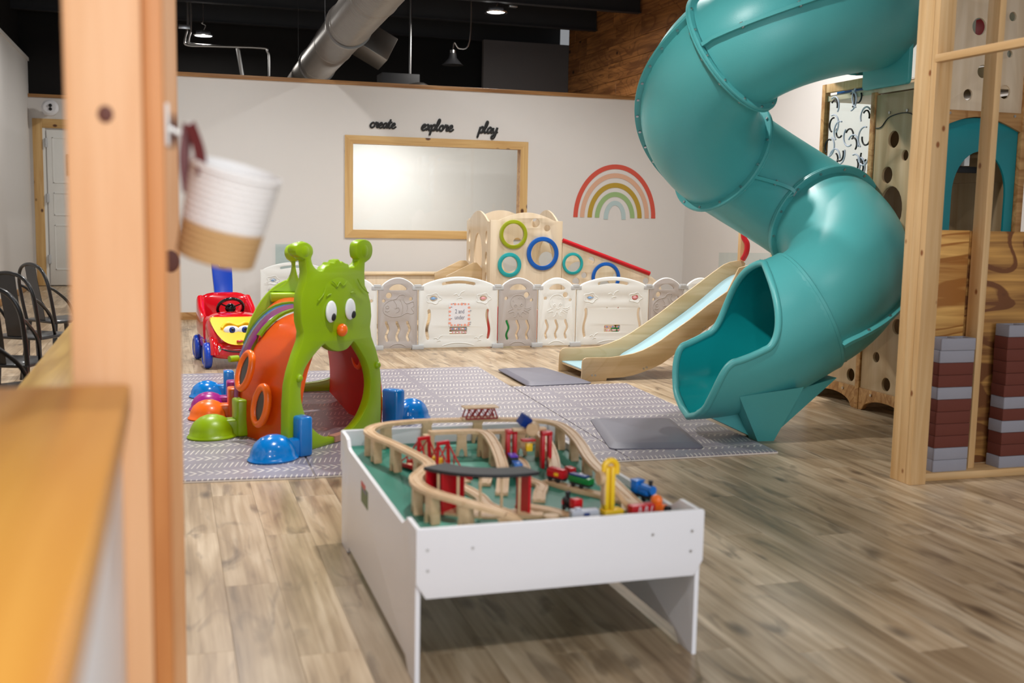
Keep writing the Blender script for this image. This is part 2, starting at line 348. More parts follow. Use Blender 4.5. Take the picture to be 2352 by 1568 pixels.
bp = n.new('ShaderNodeBump'); bp.inputs['Strength'].default_value = .08; bp.inputs['Distance'].default_value = .002; L.new(g1, bp.inputs['Height']); L.new(bp.outputs[0], b.inputs['Normal'])
MT['plank'] = m; floor.data.materials.append(m)
PW, PL = .18, 1.22
bm = NB(); bx(bm, -PW/2+.0003, PW/2-.0003, -PL/2+.0003, PL/2-.0003, -.008, 0, .0006, seg=1); pme = fin(bm, 'plank')
for f in pme.polygons: f.use_smooth = False
pme.materials.append(m)
cand = []
for i in range(int((6.36+1.6)/PW)+3):
    x = -2.0+PW*(i+.5)
    if x > 6.3: continue
    off = (i*.4637 % 1)*PL
    for j in range(-3, 15):
        y = j*PL+off
        if y > 18 or y < -2: continue
        vis = 0
        if y < YB:
            for (a, c) in ((0, 0), (-1, -1), (1, -1), (-1, 1), (1, 1)):
                if y+c*PL/2 > .9:
                    px, py, z = PROJ((x+a*PW/2, y+c*PL/2, 0))
                    if 395 < px < 2380 and -10 < py < 1600: vis = 1
        cand.append((0 if vis else 1, sqrt(x*x+y*y), x, y))
cand.sort()
seen = [c for c in cand if c[0] == 0][:300]; rest = cand[len(seen):]
for (_, d, x, y) in seen:
    o = bpy.data.objects.new('plank', pme); COL.objects.link(o); o.location = (x, y, 0); o.parent = floor
bm = NB(); lay = bm.faces.layers.float.new('prand')
for (_, d, x, y) in rest:
    before = len(bm.faces)
    vs = [bm.verts.new((x+a*(PW/2-.0008), y+c*(PL/2-.0008), z)) for z in (-.008, 0) for a, c in ((-1, -1), (1, -1), (1, 1), (-1, 1))]
    rv = random.random()
    for q4 in ((4, 5, 6, 7), (0, 1, 5, 4), (1, 2, 6, 5), (2, 3, 7, 6), (3, 0, 4, 7)): f = bm.faces.new([vs[k] for k in q4]); f[lay] = rv
me = bpy.data.meshes.new('planks'); bm.to_mesh(me); bm.free()
tag(lk('planks', me, m, floor), kind='stuff')
# back wall with observation window
wx0, wx1, wz0, wz1 = 1.965, 4.215, .953, 2.147
tr = .095
splate('wall_back', [[(-1.0, 0), (XR, 0), (XR, 2.72), (-1.0, 2.72)], [(wx0+tr-.02, wz0+tr-.02), (wx1-tr+.02, wz0+tr-.02), (wx1-tr+.02, wz1-tr+.02), (wx0+tr-.02, wz1-tr+.02)][::-1]], .12, MT['wall'], XZ(YB+.06))
bm = NB(); bx(bm, -1.02, XR, YB-.02, YB+.14, 2.72, 2.765, .003); struct('trim_1', bm, MT['cap'])
bm = NB(); bx(bm, -1.0, XR, YB-.014, YB, 0, .085, .002); struct('baseboard_back', bm, MT['oak'])
win = tag(thing('window_1', None, None, (3.09, YB, wz0)), kind='structure')
WI = TR(-3.09, -YB, -wz0)
def wob(name, bm, mat): me = fin(bm, name); me.transform(WI); return lk(name, me, mat, win)
def mitre(name, pts, mat):
    bm = NB(); vs = []
    for y in (YB-.02, YB): vs.append([bm.verts.new((p[0], y, p[1])) for p in pts])
    bm.faces.new(vs[0]); bm.faces.new(vs[1][::-1])
    for k in range(4): bm.faces.new((vs[0][k], vs[0][(k+1) % 4], vs[1][(k+1) % 4], vs[1][k]))
    return wob(name, bm, mat)
a, b_, c, d = wx0, wx1, wz0, wz1
mitre('window_trim', [(a, d), (b_, d), (b_-tr, d-tr), (a+tr, d-tr)], MT['pinex']); mitre('window_trim', [(a, c), (b_, c), (b_-tr, c+tr), (a+tr, c+tr)], MT['pinex'])
mitre('window_trim', [(a, c), (a, d), (a+tr, d-tr), (a+tr, c+tr)], MT['pine']); mitre('window_trim', [(b_, c), (b_, d), (b_-tr, d-tr), (b_-tr, c+tr)], MT['pine'])
for (x0, x1, z0, z1) in ((a+tr-.02, a+tr, c+tr-.02, d-tr+.02), (b_-tr, b_-tr+.02, c+tr-.02, d-tr+.02), (a+tr-.02, b_-tr+.02, d-tr, d-tr+.02), (a+tr-.02, b_-tr+.02, c+tr-.02, c+tr)):
    bm = NB(); bx(bm, x0, x1, YB+.001, YB+.12, z0, z1); wob('window_jamb', bm, MT['oak'])
bm = NB(); bx(bm, a+tr, b_-tr, YB+.05, YB+.056, c+tr, d-tr); wob('glass_pane', bm, MT['pane'])
# room behind the window: far white partition
bm = NB(); bx(bm, -.9, 5.4, 15.0, 15.1, 0, 2.7); struct('wall_inner', bm, MT['wall'])
# right wall (white below, stained planks above)
bm = NB(); bx(bm, XR, XR+.12, -3, YB+.12, 0, 2.72); struct('wall_right', bm, MT['wall'])
bm = NB(); bx(bm, XR-.016, XR, 5.6, YB-.014, 0, .085, .002); struct('baseboard_right', bm, MT['oak'])
bm = NB(); bx(bm, XR+.02, XR+.14, -3, YR, 2.72, 4.7); wu = struct('wall_upper', bm, MT['plankw'])
rows = [2.735+.262*k for k in range(8)]
for k, z in enumerate(rows):
    y = 6.2-(k*.53 % 1)*1.1
    while y < YR-.1:
        Ln = random.choice((.9, 1.2, 1.6, 2.0)); y1 = min(y+Ln, YR-.01)
        bm = NB(); bx(bm, XR-.006-random.random()*.005, XR+.02, y+.002, y1-.002, z+.0025, z+.262-.0025, .003, seg=1)
        me = fin(bm, 'plank'); c0 = ((y+y1)/2, z+.13); me.transform(TR(-XR, -c0[0], -c0[1])); o = lk('plank', me, MT['plankw'], wu); o.location = (XR, c0[0], c0[1]); y = y1
# rear wall and ceiling
bm = NB(); bx(bm, -2.2, XR+.14, YR+1.2, YR+1.3, 0, 4.8); struct('wall_rear', bm, MT['black'])
bm = NB(); bx(bm, 4.9, XR+.14, YR, YR+.1, 0, 4.05); struct('wall_rear_grey', bm, MT['wallr'])
bm = NB(); bx(bm, XL-.12, XL, -3, 18.6, 0, 3.45); struct('wall_left', bm, MT['wall'])
bm = NB(); bx(bm, XL, XL+.014, -3, 18.5, 0, .085, .002); struct('baseboard_left', bm, MT['oak'])
bm = NB(); bx(bm, XL-.12, XL+.02, -3, 18.6, 3.45, 3.5); struct('trim_2', bm, MT['wall'])
bm = NB(); bx(bm, XL-.3, XL-.12, -3, 18.6, 3.3, 4.8); struct('wall_left_upper', bm, MT['black'])
# corrugated foam-sprayed deck
bm = NB(); nx, ny = 120, 240
for i in range(nx+1):
    for j in range(ny+1):
        x = -2.4+9.2*i/nx; y = -3+21.8*j/ny
        z = 4.62+.06*sin(x*9+sin(y*5))*sin(y*11+2*sin(x*3))+.05*sin(x*23+y*3)*sin(y*17)
        bm.verts.new((x, y, z))
bm.verts.ensure_lookup_table()
for i in range(nx):
    for j in range(ny):
        k = i*(ny+1)+j; bm.faces.new([bm.verts[q] for q in (k, k+1, k+ny+2, k+ny+1)])
ceil_ = struct('ceiling', bm, MT['foam'], 80)
bm = NB(); bx(bm, -2.5, 7, -3, 18.8, 4.75, 4.85); ob('roof_deck', bm, MT['black'], ceil_)
for k, y in enumerate([14.5-1.62*3, 14.5-1.62*2, 14.5-1.62, 14.5, 16.15, 17.8]):
    bm = NB(); bx(bm, -2.2, XR-.02, y-.006, y+.006, 4.1, 4.62); bx(bm, -2.2, XR-.02, y-.06, y+.06, 4.09, 4.102); bx(bm, -2.2, XR-.02, y-.06, y+.06, 4.55, 4.57)
    ob('roof_beam', bm, MT['blkm'], ceil_)
# far doorway on the left
YD = 18.5
bm = NB(); bx(bm, XL, -.9, YD, YD+.1, 0, 2.9); struct('wall_corridor', bm, MT['wall'])
bm = NB(); bx(bm, XL, -.9, YD-.02, YD+.12, 2.9, 2.95); struct('trim_3', bm, MT['cap'])
dr = tag(thing('door_1', None, None, (-1.4, YD, 0)), kind='structure')
DI = TR(1.4, -YD, 0)
def dob(name, bm, mat, p=None): me = fin(bm, name); me.transform(DI); return lk(name, me, mat, p or dr)
dx0, dzt = -2.0, 2.58
bm = NB(); bx(bm, dx0, dx0+.14, YD-.03, YD, 0, dzt, .003); dob('door_trim', bm, MT['pine'])
bm = NB(); bx(bm, dx0+.141, -.95, YD-.03, YD-.001, dzt-.14, dzt, .003); dob('door_trim', bm, MT['pinex'])
bm = NB(); bx(bm, dx0+.14, dx0+.18, YD-.02, YD-.001, 0, dzt-.14); dob('door_jamb', bm, MT['fwhite'])
bm = NB(); bx(bm, dx0+.2, -.95, YD-.035, YD-.002, .01, dzt-.17, .003); lf = dob('door_leaf', bm, MT['fwhite'])
for z in (.35, 1.3, 2.15):
    bm = NB(); bx(bm, dx0+.165, dx0+.215, YD-.05, YD-.03, z, z+.13, .004); cyl(bm, (dx0+.19, YD-.055, z-.005), (dx0+.19, YD-.055, z+.135), .012, 8); dob('hinge', bm, MT['hinge'])
for z0, z1 in ((.25, .95), (1.1, 1.45), (1.6, 2.3)):
    bm = NB()
    for (x0, x1, a0, a1) in ((-1.72, -.98, z0, z0+.012), (-1.72, -.98, z1-.012, z1), (-1.72, -1.708, z0, z1)): bx(bm, x0, x1, YD-.042, YD-.035, a0, a1)
    dob('panel_moulding', bm, MT['fwhite'], lf)
bm = NB(); bx(bm, -1.52, -1.30, YD-.048, YD-.036, 1.72, 2.05, .004); sg = dob('door_sign', bm, MT['blk'], lf)
bm = NB(); bx(bm, -1.46, -1.36, YD-.052, YD-.048, 1.80, 1.98); dob('sign_symbol', bm, MT['paper'], dr)
# domed security camera
bm = NB(); M = TR(-1.72, YD-.16, 2.72) @ Matrix.Rotation(radians(80), 4, 'X'); lathe(bm, [(0, 0), (.09, 0), (.12, .02), (.125, .08), (.09, .11), (0, .11)], 20, M)
bm2 = bm; sc_ = ob('security_camera', bm2, MT['white']); tag(sc_, 'small white round security camera above the far door', 'camera')
bm = NB(); cyl(bm, (-1.72, YD-.16, 2.72), (-1.80, YD, 2.66), .05, 12); ob('mount_arm', bm, MT['white'], sc_)
for dz in (-.025, .03): bm = NB(); ball(bm, (-1.71, YD-.27, 2.735+dz), .026); ob('lens', bm, MT['blk'], sc_)
# ---------------------------------------------------------------- spiral tube slide
def hdg(th, ph): th, ph = radians(th), radians(ph); return V((cos(ph)*cos(th), cos(ph)*sin(th), sin(ph)))
def herm(p0, d0, p1, d1, m0, m1, n):
    out = []
    for k in range(n+1):
        t = k/n; out.append((2*t**3-3*t*t+1)*p0+(t**3-2*t*t+t)*d0*m0+(-2*t**3+3*t*t)*p1+(t**3-t*t)*d1*m1)
    return out
RT = .372
KN = dict(S=(V((4.56, 6.80, 2.72)), hdg(256, -8)), T=(V((4.50, 6.53, 2.68)), hdg(256, -10)), A=(V((3.27, 6.05, 2.28)), hdg(121, -30)), B=(V((3.54, 6.64, 1.70)), hdg(16, -25)),
          C=(V((4.19, 6.38, 1.26)), hdg(-87, -24)), E=(V((3.607, 5.65, .737)), hdg(168, -28)))
slide = thing('spiral_tube_slide', 'tall teal plastic spiral tube slide curling down from the wooden tower to the floor', 'slide', (3.3, 5.6, 0))
INV = TR(-3.3, -5.6, 0)
def sob(name, bm, mat, parent=None, ang=35):
    me = fin(bm, name, ang); me.transform(INV); return lk(name, me, mat, parent or slide)
ZUP = V((0, 0, 1))
def shell(pts, r, name, th=.012, n=56):
    bm = NB(); fr = frames(pts, up=ZUP)
    for rr, flip in ((r, 0), (r-th, 1)):
        rings = [[bm.verts.new(p+s*cos(2*pi*k/n)*rr+u*sin(2*pi*k/n)*rr) for k in range(n)] for p, (t, s, u) in zip(pts, fr)]
        for a, b in zip(rings, rings[1:]):
            for k in range(n): bm.faces.new((a[k], a[(k+1) % n], b[(k+1) % n], b[k]))
    return sob(name, bm, MT['teal'])
def flange(kn, r0=RT-.01, r1=RT+.042, th=.034, nbolt=14):
    p, t = kn; fr = frames([p-t*.1, p, p+t*.1], up=ZUP)[1]; t, s, u = fr
    M = Matrix((s, u, t)).transposed().to_4x4(); M.translation = p
    bm = NB(); lathe(bm, [(r0, -th/2), (r1-.006, -th/2), (r1, -th/2+.006), (r1, -.002), (r1-.004, 0), (r1, .002), (r1, th/2-.006), (r1-.006, th/2), (r0, th/2)], 64, M)
    fl = sob('flange_ring', bm, MT['teal'])
    for k in range(nbolt):
        a = 2*pi*(k+.5)/14; c = p+(s*cos(a)+u*sin(a))*(RT+.022); b = NB(); cyl(b, c-t*(th/2+.007), c+t*(th/2+.007), .009, 8)
        sob('bolt', b, MT['steel'], fl).matrix_parent_inverse.identity()
    return fl
def seam(pts, a0, a1, r=RT, w=.045, th=.022, nb=6):
    fr = frames(pts, up=ZUP); bm = NB(); F2 = []; c = []
    for i, (p, (t, s, u)) in enumerate(zip(pts, fr)):
        a = radians(a0+(a1-a0)*i/(len(pts)-1)); s2 = s*cos(a)+u*sin(a); u2 = s2.cross(t)
        F2.append((t, s2, u2)); c.append(p+s2*(r+w/2-.008))
    rings = []
    for q, (t, s, u) in zip(c, F2): rings.append([bm.verts.new(q+s*a*w/2+u*b*th/2) for a, b in ((-1, -1), (1, -1), (1, 1), (-1, 1))])
    for a, b in zip(rings, rings[1:]):
        for k in range(4): bm.faces.new((a[k], a[(k+1) % 4], b[(k+1) % 4], b[k]))
    bm.faces.new(rings[0][::-1]); bm.faces.new(rings[-1])
    sm = sob('seam_flange', bm, MT['teal'])
    for k in range(nb):
        i = int((k+.7)/(nb+.4)*(len(c)-1)); t, s, u = F2[i]; q = c[i]+s*.005; b = NB(); cyl(b, q-u*(th/2+.007), q+u*(th/2+.007), .009, 8)
        sob('bolt', b, MT['steel'], sm)
ST = [KN['S'][0]+(KN['T'][0]-KN['S'][0])*k/4 for k in range(5)]
segs = dict(st=ST, ta=herm(*KN['T'], *KN['A'], 1.6, 1.5, 32), ab=herm(*KN['A'], *KN['B'], 1.02, 1.02, 32), bc=herm(*KN['B'], *KN['C'], .95, .95, 28), ce=herm(*KN['C'], *KN['E'], 1.05, 1.15, 32))
for k, p in segs.items():
    shell(p, RT, 'tube_section')
for k in ('T', 'A', 'B', 'C'): flange(KN[k])
flange(KN['E'], RT-.01, RT+.014, .05, 0)
if 0:
  for kn, q in (('A', (1611, 104)), ('A', (1588, 36)), ('B', (1554, 429)), ('B', (1729, 405)), ('C', (1818, 464)), ('C', (2040, 480)), ('E', (1925, 796))):
    p, t = KN[kn]; fr_ = frames([p-t*.1, p, p+t*.1], up=ZUP)[1]; t, s_, u_ = fr_
    print('ANG', kn, q, sorted((math.dist(PROJ(p+(s_*cos(radians(a))+u_*sin(radians(a)))*.4)[:2], q), a) for a in range(-180, 180, 3))[:2])
SEAMS = (('ta', 128, 181, 8), ('ab', 150, 216, 10), ('bc', -24, 25, 2), ('ce', 162, 207, 10))
for k, a0, a1, nb in SEAMS:
    seam(segs[k], a0, a1, nb=nb)
# exit section: closed hood opening into a trough with an S-shaped rim
e0, ed = KN['E']; tip = V((2.87, 5.73, .49)); cl = herm(e0, ed, tip, hdg(172, -5), .95, .8, 60)
fr = frames(cl, up=ZUP)
def opening(t):   # half angle of the closed shell, measured from the bottom
    if t < .12: return 180
    if t < .58: return 180-88*sin(pi/2*(t-.12)/.46)**.95
    if t < .80: return 92-4*(t-.58)/.22
    return 88*sqrt(max(0, 1-((t-.80)/.20)**2.4))
bm = NB(); NA = 48; G = []; tt = []
N = len(cl)-1
ts = [k/N for k in range(N+1)]
for li, off in ((0, 0.0), (1, -.02)):
    rows = []
    for i, t in enumerate(ts):
        p = cl[i]; (tn, s, u) = fr[i]; a = radians(opening(t)); r = .385+.02*sin(pi*t)+off
        rows.append([bm.verts.new(p+(s*sin(a*(2*j/NA-1))-u*cos(a*(2*j/NA-1)))*r) for j in range(NA+1)])
    G.append(rows)
    for a, b in zip(rows, rows[1:]):
        for j in range(NA): 
            try: f = bm.faces.new((a[j], a[j+1], b[j+1], b[j])); f.material_index = li
            except ValueError: pass
bmesh.ops.remove_doubles(bm, verts=bm.verts, dist=1e-4)
chute = sob('exit_chute', bm, [MT['teal'], MT['tealin']], ang=60)
rim = []
for i, t in enumerate(ts):
    if t < .12: continue
    (tn, s, u) = fr[i]; a = radians(min(opening(t), 179)); r = .375+.02*sin(pi*t); rim.append(cl[i]+(s*sin(a)-u*cos(a))*r)
rim2 = []
for i, t in enumerate(ts):
    if t < .12: continue
    (tn, s, u) = fr[i]; a = -radians(min(opening(t), 179)); r = .375+.02*sin(pi*t); rim2.append(cl[i]+(s*sin(a)-u*cos(a))*r)
bm = NB(); loop = smooth(rim[:-1]+rim2[::-1], 2, True); tube(bm, loop, .021, 12, closed=True)
sob('rolled_rim', bm, MT['teal'])
# moulded foot
bm = NB()
def hull(bm, pts):
    vs = [bm.verts.new(p) for p in pts]; bmesh.ops.convex_hull(bm, input=vs)
hull(bm, [V(p) for p in ((2.98, 5.62, .135), (2.98, 5.80, .135), (3.75, 5.50, .36), (3.75, 5.84, .36), (3.27, 5.58, .0), (3.27, 5.68, .0), (3.37, 5.58, .0), (3.37, 5.68, .0), (3.3, 5.62, .2))])
sob('keel_foot', bm, MT['teal'], ang=30)
bm = NB()
hull(bm, [V(p) for p in ((3.04, 5.38, .29), (3.42, 5.33, .34), (3.12, 5.56, .2), (3.42, 5.56, .3), (3.24, 5.50, 0), (3.34, 5.49, 0), (3.24, 5.60, 0), (3.36, 5.60, 0))])
sob('keel_foot', bm, MT['teal'], ang=30)
# mounting plate on the tower
mp_ = lk('mounting_plate', plate([rrect(5.96, 6.44, 2.15, 2.5, .03)], .03, .004, YZ(4.475)), MT['teal'], slide); mp_.data.transform(INV)
# ---------------------------------------------------------------- ceiling things
D1 = V((1.556, 2.9, 3.178)); D2 = V((1.87, 16.6, 3.08))
bm = NB(); n_ = 560; pts = [D1+(D2-D1)*k/n_ for k in range(n_+1)]; rad = []
for k in range(n_+1):
    r = .212+(.006 if k % 3 == 0 else 0)+(.006 if k % 60 in (29, 30, 31) else 0); rad.append(r)
tube(bm, pts, rad, 32)
me = fin(bm, 'duct', 60); du = lk('spiral_duct', me, MT['duct']); tag(du, 'large silver spiral air duct running under the black ceiling', 'duct')
for y in (11.2, 14.2):
    p = D1+(D2-D1)*((y-2.9)/13.7); bm = NB(); cyl(bm, p+V((0, -.03, 0)), p+V((0, .03, 0)), .237, 32); ob('duct_collar', bm, MT['duct'], du)
    for s in (-1, 1): bm = NB(); cyl(bm, p+V((s*.236, 0, 0)), (p.x+s*.24, y, 4.55), .004, 6); ob('hanger_wire', bm, MT['blkm'], du)
# duct boots behind
bm = NB(); M = TR(2.62, 14.6, 3.42) @ Euler((radians(-12), radians(28), 0)).to_matrix().to_4x4(); bx(bm, -.2, .2, -.22, .22, -.17, .17, .01, M=M)
ob('duct_box', bm, MT['duct'], du)
bm = NB(); bx(bm, 2.9, 3.45, 15.6, 16.0, 2.85, 3.22, .01); ub = ob('unit_box', bm, MT['blkm']); tag(ub, 'dark square air unit just above the white wall', 'air unit')
bm = NB(); cyl(bm, (3.35, 15.8, 3.2), (3.35, 15.8, 4.5), .018, 10); ob('rod', bm, MT['steel'], ub)
bm = NB(); tube(bm, smooth([(3.2, 15.5, 2.95), (3.45, 15.45, 3.0), (3.6, 15.5, 2.85), (3.35, 15.55, 2.8)], 6), .09, 12); ob('foil_hose', bm, MT['duct'], ub)
def can_light(x, y, z, label, s=1):
    t = thing('ceiling_light', label, 'light', (x, y, z), 0, 'round lights hanging under the black ceiling')
    bm = NB(); lathe(bm, [(.155*s, -.012), (.16*s, 0), (.15*s, .01), (.12*s, .014), (.12*s, 0), (.14*s, -.012), (.155*s, -.012)], 32); ob('rim_ring', bm, MT['chrome'], t)
    bm = NB(); lathe(bm, [(0, .0), (.12*s, .0), (.12*s, .012), (0, .012)], 32); ob('led_disc', bm, MT['lampg'], t)
    bm = NB(); lathe(bm, [(.11*s, .012), (.1*s, .06), (.03*s, .075), (0, .075)], 24); ob('housing', bm, MT['blkm'], t)
    bm = NB(); tube(bm, smooth([(0, 0, .07), (.02, 0, .11), (.03, 0, .15), (-.02, 0, .18), (0, 0, .25), (0, 0, .9)], 5), .006, 6); ob('hook_wire', bm, MT['steel'], t)
    l = bpy.data.lights.new('lamp_light', 'AREA'); l.shape = 'DISK'; l.size = .22; l.energy = 38; l.color = (1, .96, .9)
    lo = bpy.data.objects.new('lamp_light', l); lo.location = (0, 0, -.02); lo.parent = t; COL.objects.link(lo)
    return t
p = PX(1139, 28, 1, 14.6); can_light(p.x, p.y, p.z, 'round lit ceiling light above the middle of the white wall')
p = PX(467, 82, 1, 17.0); can_light(p.x, p.y, p.z, 'round lit ceiling light near the conduit pipes', 1.0)
def rod(name, pts, r, mat, label, cat, group=None): 
    bm = NB(); tube(bm, pts, r, 8); o = ob(name, bm, mat); tag(o, label, cat, group); return o
q = lambda x, y, yy: PX(x, y, 1, yy)
rod('conduit_pipe', smooth([q(431, -60, 16.5), q(431, 0, 16.5), q(431, 60, 16.5), q(424, 92, 16.5), q(432, 104, 16.5), q(480, 106, 16.5), q(600, 110, 16.5), q(614, 118, 16.5), q(618, 135, 16.5), q(618, 190, 16.5)], 4), .017, MT['steel'], 'long thin steel conduit bending down to the right', 'pipe')
cp2 = rod('conduit_pipe', smooth([q(438, -60, 16.6), q(438, 0, 16.6), q(438, 66, 16.6), q(433, 90, 16.6), q(440, 101, 16.6), q(500, 106, 16.6), q(540, 108, 16.6)], 4), .017, MT['steel'], 'shorter steel conduit running beside the long one', 'pipe')
bm = NB(); tube(bm, [q(546, 108, 16.6), q(566, 230, 16.6)], .03, 8); ob('strut', bm, MT['steel'], cp2)
bm = NB(); c = q(425, 62, 16.4); bx(bm, c.x-.09, c.x+.07, c.y-.02, c.y, c.z-.03, c.z+.03, .004); ob('pipe_clamp', bm, MT['steel'], cp2)
# unlit lamp hanging far back
c = q(1040, 130, 15.8); t = thing('hanging_lamp', 'unlit dark lamp hanging from a cord near the rear ceiling', 'lamp', c)
bm = NB(); lathe(bm, [(.16, -.12), (.13, -.1), (.06, -.02), (.05, .05), (0, .05)], 20); ob('lamp_shade', bm, MT['blkm'], t)
bm = NB(); cyl(bm, (0, 0, .03), (0, 0, .09), .045, 12); ob('socket', bm, MT['steel'], t)
bm = NB(); tube(bm, smooth([(0, 0, .08), (.02, 0, .2), (.1, 0, .12), (.25, 0, .24), (.27, 0, 1.1)], 5), .01, 6); ob('cord', bm, MT['steel'], t)
c = q(1178, 14, 14.8); bm = NB(); bx(bm, c.x-.06, c.x+.06, c.y-.04, c.y+.04, c.z-.02, c.z+.03, .006); tag(ob('junction_box', bm, MT['steel']), 'small steel junction box right of the middle ceiling light', 'box')
# ---------------------------------------------------------------- wall lettering and decal
def script_word(name, label, x0, zbase, h, strokes, adv):
    """brush lettering: each stroke is a run of points in units of the x-height"""
    t = thing(name, label, 'lettering', (x0, YB-.012, zbase))
    x = 0
    for st, a in strokes:
        for s in st:
            bm = NB(); pts = smooth([((px+x)*h+.22*py*h, 0, py*h) for px, py in s], 5); nn = len(pts)
            tube(bm, pts, [(.20*h)*(.8+.2*sin(pi*i/(nn-1))) for i in range(nn)], 8, flat=1); 
            for v in bm.verts: v.co.y *= .3
            ob('letter', bm, MT['ink'], t)
        x += a*adv
    return t
GL = dict(
    c=([[(.75, .8), (.5, 1), (.15, .75), (.05, .35), (.3, .02), (.6, .1), (.95, .4)]], .85),
    r=([[(-.05, .4), (.15, .85), (.22, 1.05), (.3, .9), (.55, .95), (.5, .4), (.6, .05), (.95, .35)]], .85),
    e=([[(-.05, .35), (.3, .5), (.6, .75), (.45, 1), (.15, .75), (.08, .3), (.35, .02), (.65, .12), (.95, .4)]], .85),
    a=([[(.75, .8), (.45, 1), (.12, .65), (.1, .2), (.35, .05), (.65, .4), (.78, .9), (.72, .3), (.85, .05), (1.1, .35)]], 1.0),
    t=([[(.3, 1.75), (.25, 1.0), (.2, .3), (.4, .02), (.75, .3)], [(-.1, 1.1), (.3, 1.12), (.7, 1.2)]], .7),
    x=([[(0, .85), (.2, 1), (.4, .5), (.6, .03), (.9, .2)], [(.8, 1), (.4, .5), (.0, .0)]], .85),
    p=([[(.15, 1.0), (.12, .3), (.05, -.5), (.0, -.85)], [(.1, .4), (.3, .9), (.6, 1), (.75, .6), (.5, .1), (.25, .1), (.6, .05), (.95, .35)]], .9),
    l=([[(-.05, .35), (.3, 1.0), (.45, 1.7), (.3, 1.95), (.15, 1.5), (.12, .5), (.3, .02), (.6, .3)]], .6),
    o=([[(.5, 1.0), (.15, .75), (.1, .25), (.4, .02), (.7, .35), (.65, .85), (.4, .95), (.7, .8), (1.0, .8)]], .88),
    y=([[(.1, .95), (.15, .3), (.4, .08), (.65, .5), (.75, 1), (.7, .2), (.55, -.6), (.25, -.9), (.05, -.6), (.4, -.15), (1.0, .3)]], .95))
for w, xa, xb, yb in (('create', 849, 909, 291), ('explore', 967, 1041, 297), ('play', 1098, 1143, 303)):
    pa = PX(xa, yb, 1, YB); pb = PX(xb, yb+3.4*(xb-xa)/60, 1, YB)
    tot = sum(GL[ch][1] for ch in w)+.15; adv = .98; h = (pb.x-pa.x)/(tot*adv)
    h = min(h, .108); adv = (pb.x-pa.x)/(h*tot)
    script_word(w+'_lettering', 'black script word "%s" on the white wall above the window' % w, pa.x, pa.z-.01, h, [GL[ch] for ch in w], adv)
cx, cz, R0 = (PX(1316, 502, 1, YB).x+PX(1505, 502, 1, YB).x)/2, PX(1405, 500, 1, YB).z, .562
rb = thing('rainbow_decal', 'five-band rainbow decal on the white wall right of the window', 'decal', (cx, YB-.004, cz-.0))
for k, (ra, wv, ht) in enumerate(((.562, .058, .67), (.472, .058, .56), (.372, .06, .44), (.272, .06, .325), (.15, .058, .215))):
    out = [(ra*cos(pi*i/40), ht*sin(pi*i/40)) for i in range(41)]; inn = [((ra-wv)*cos(pi*i/40), (ht-wv)*sin(pi*i/40)) for i in range(41)]
    lo = -.0 if k != 4 else -.02
    lk('arch_band', plate([[(ra, lo)]+out+[(-ra, lo), (-ra+wv, lo)]+inn[::-1]+[(ra-wv, lo)]], .003, 0, XZ(0)), MT['rb'][k], rb)
# ---------------------------------------------------------------- play mats and pads
m, n, L, b = nm('printed_play_mat'); b.inputs['Roughness'].default_value = .38
tc = n.new('ShaderNodeTexCoord'); sx = n.new('ShaderNodeSeparateXYZ'); L.new(tc.outputs['Object'], sx.inputs[0])
def mt(op, a, b2=None, c=None):
    t = n.new('ShaderNodeMath'); t.operation = op
    for i, v in enumerate((a, b2, c)):
        if v is None: continue
        if isinstance(v, (int, float)): t.inputs[i].default_value = v
        else: L.new(v, t.inputs[i])
    return t.outputs[0]
X_, Y_ = sx.outputs[0], sx.outputs[1]
v = mt('FRACT', mt('DIVIDE', mt('ADD', Y_, 10.0), .318))
t1 = mt('DIVIDE', mt('SUBTRACT', v, .30), .13); a1 = mt('ABSOLUTE', t1)
u1 = mt('FRACT', mt('DIVIDE', X_, .040)); d1 = mt('ABSOLUTE', mt('SUBTRACT', mt('FRACT', mt('ADD', u1, mt('MULTIPLY', a1, .75))), .5))
wn = n.new('ShaderNodeTexNoise'); wn.inputs['Scale'].default_value = 9; L.new(tc.outputs['Object'], wn.inputs['Vector'])
chev = mt('MULTIPLY', mt('LESS_THAN', a1, 1.0), mt('LESS_THAN', d1, mt('MULTIPLY', wn.outputs[0], .28)))
t2 = mt('DIVIDE', mt('SUBTRACT', v, .78), .15); a2 = mt('ABSOLUTE', t2)
u2 = mt('FRACT', mt('ADD', mt('DIVIDE', X_, .026), mt('MULTIPLY', t2, -.45)))
dash = mt('MULTIPLY', mt('LESS_THAN', a2, 1.0), mt('LESS_THAN', mt('ABSOLUTE', mt('SUBTRACT', u2, .5)), mt('MULTIPLY', wn.outputs[0], .26)))
ink = mt('MULTIPLY', mt('MINIMUM', mt('ADD', chev, dash), 1.0), mt('GREATER_THAN', mt('FRACT', mt('DIVIDE', X_, .86)), .05))
mx = n.new('ShaderNodeMix'); mx.data_type = 'RGBA'; mx.inputs[6].default_value = lin((140, 134, 144)); mx.inputs[7].default_value = lin((204, 198, 192))
L.new(ink, mx.inputs[0]); L.new(mx.outputs[2], b.inputs['Base Color']); MT['matprint'] = m
def mat_tile(pts, label):
    bm = NB(); lo = [bm.verts.new((x, y, .001)) for x, y in pts]; hi = [bm.verts.new((x, y, .013)) for x, y in pts]
    bm.faces.new(lo[::-1]).material_index = 1; bm.faces.new(hi)
    for k in range(4): bm.faces.new((lo[k], lo[(k+1) % 4], hi[(k+1) % 4], hi[k])).material_index = 1
    bmesh.ops.bevel(bm, geom=[e for e in bm.edges if e.verts[0].co.z > .01 and e.verts[1].co.z > .01], offset=.004, segments=2, affect='EDGES')
    tag(ob('play_mat', bm, [MT['matprint'], MT['matedge']]), label, 'mat')
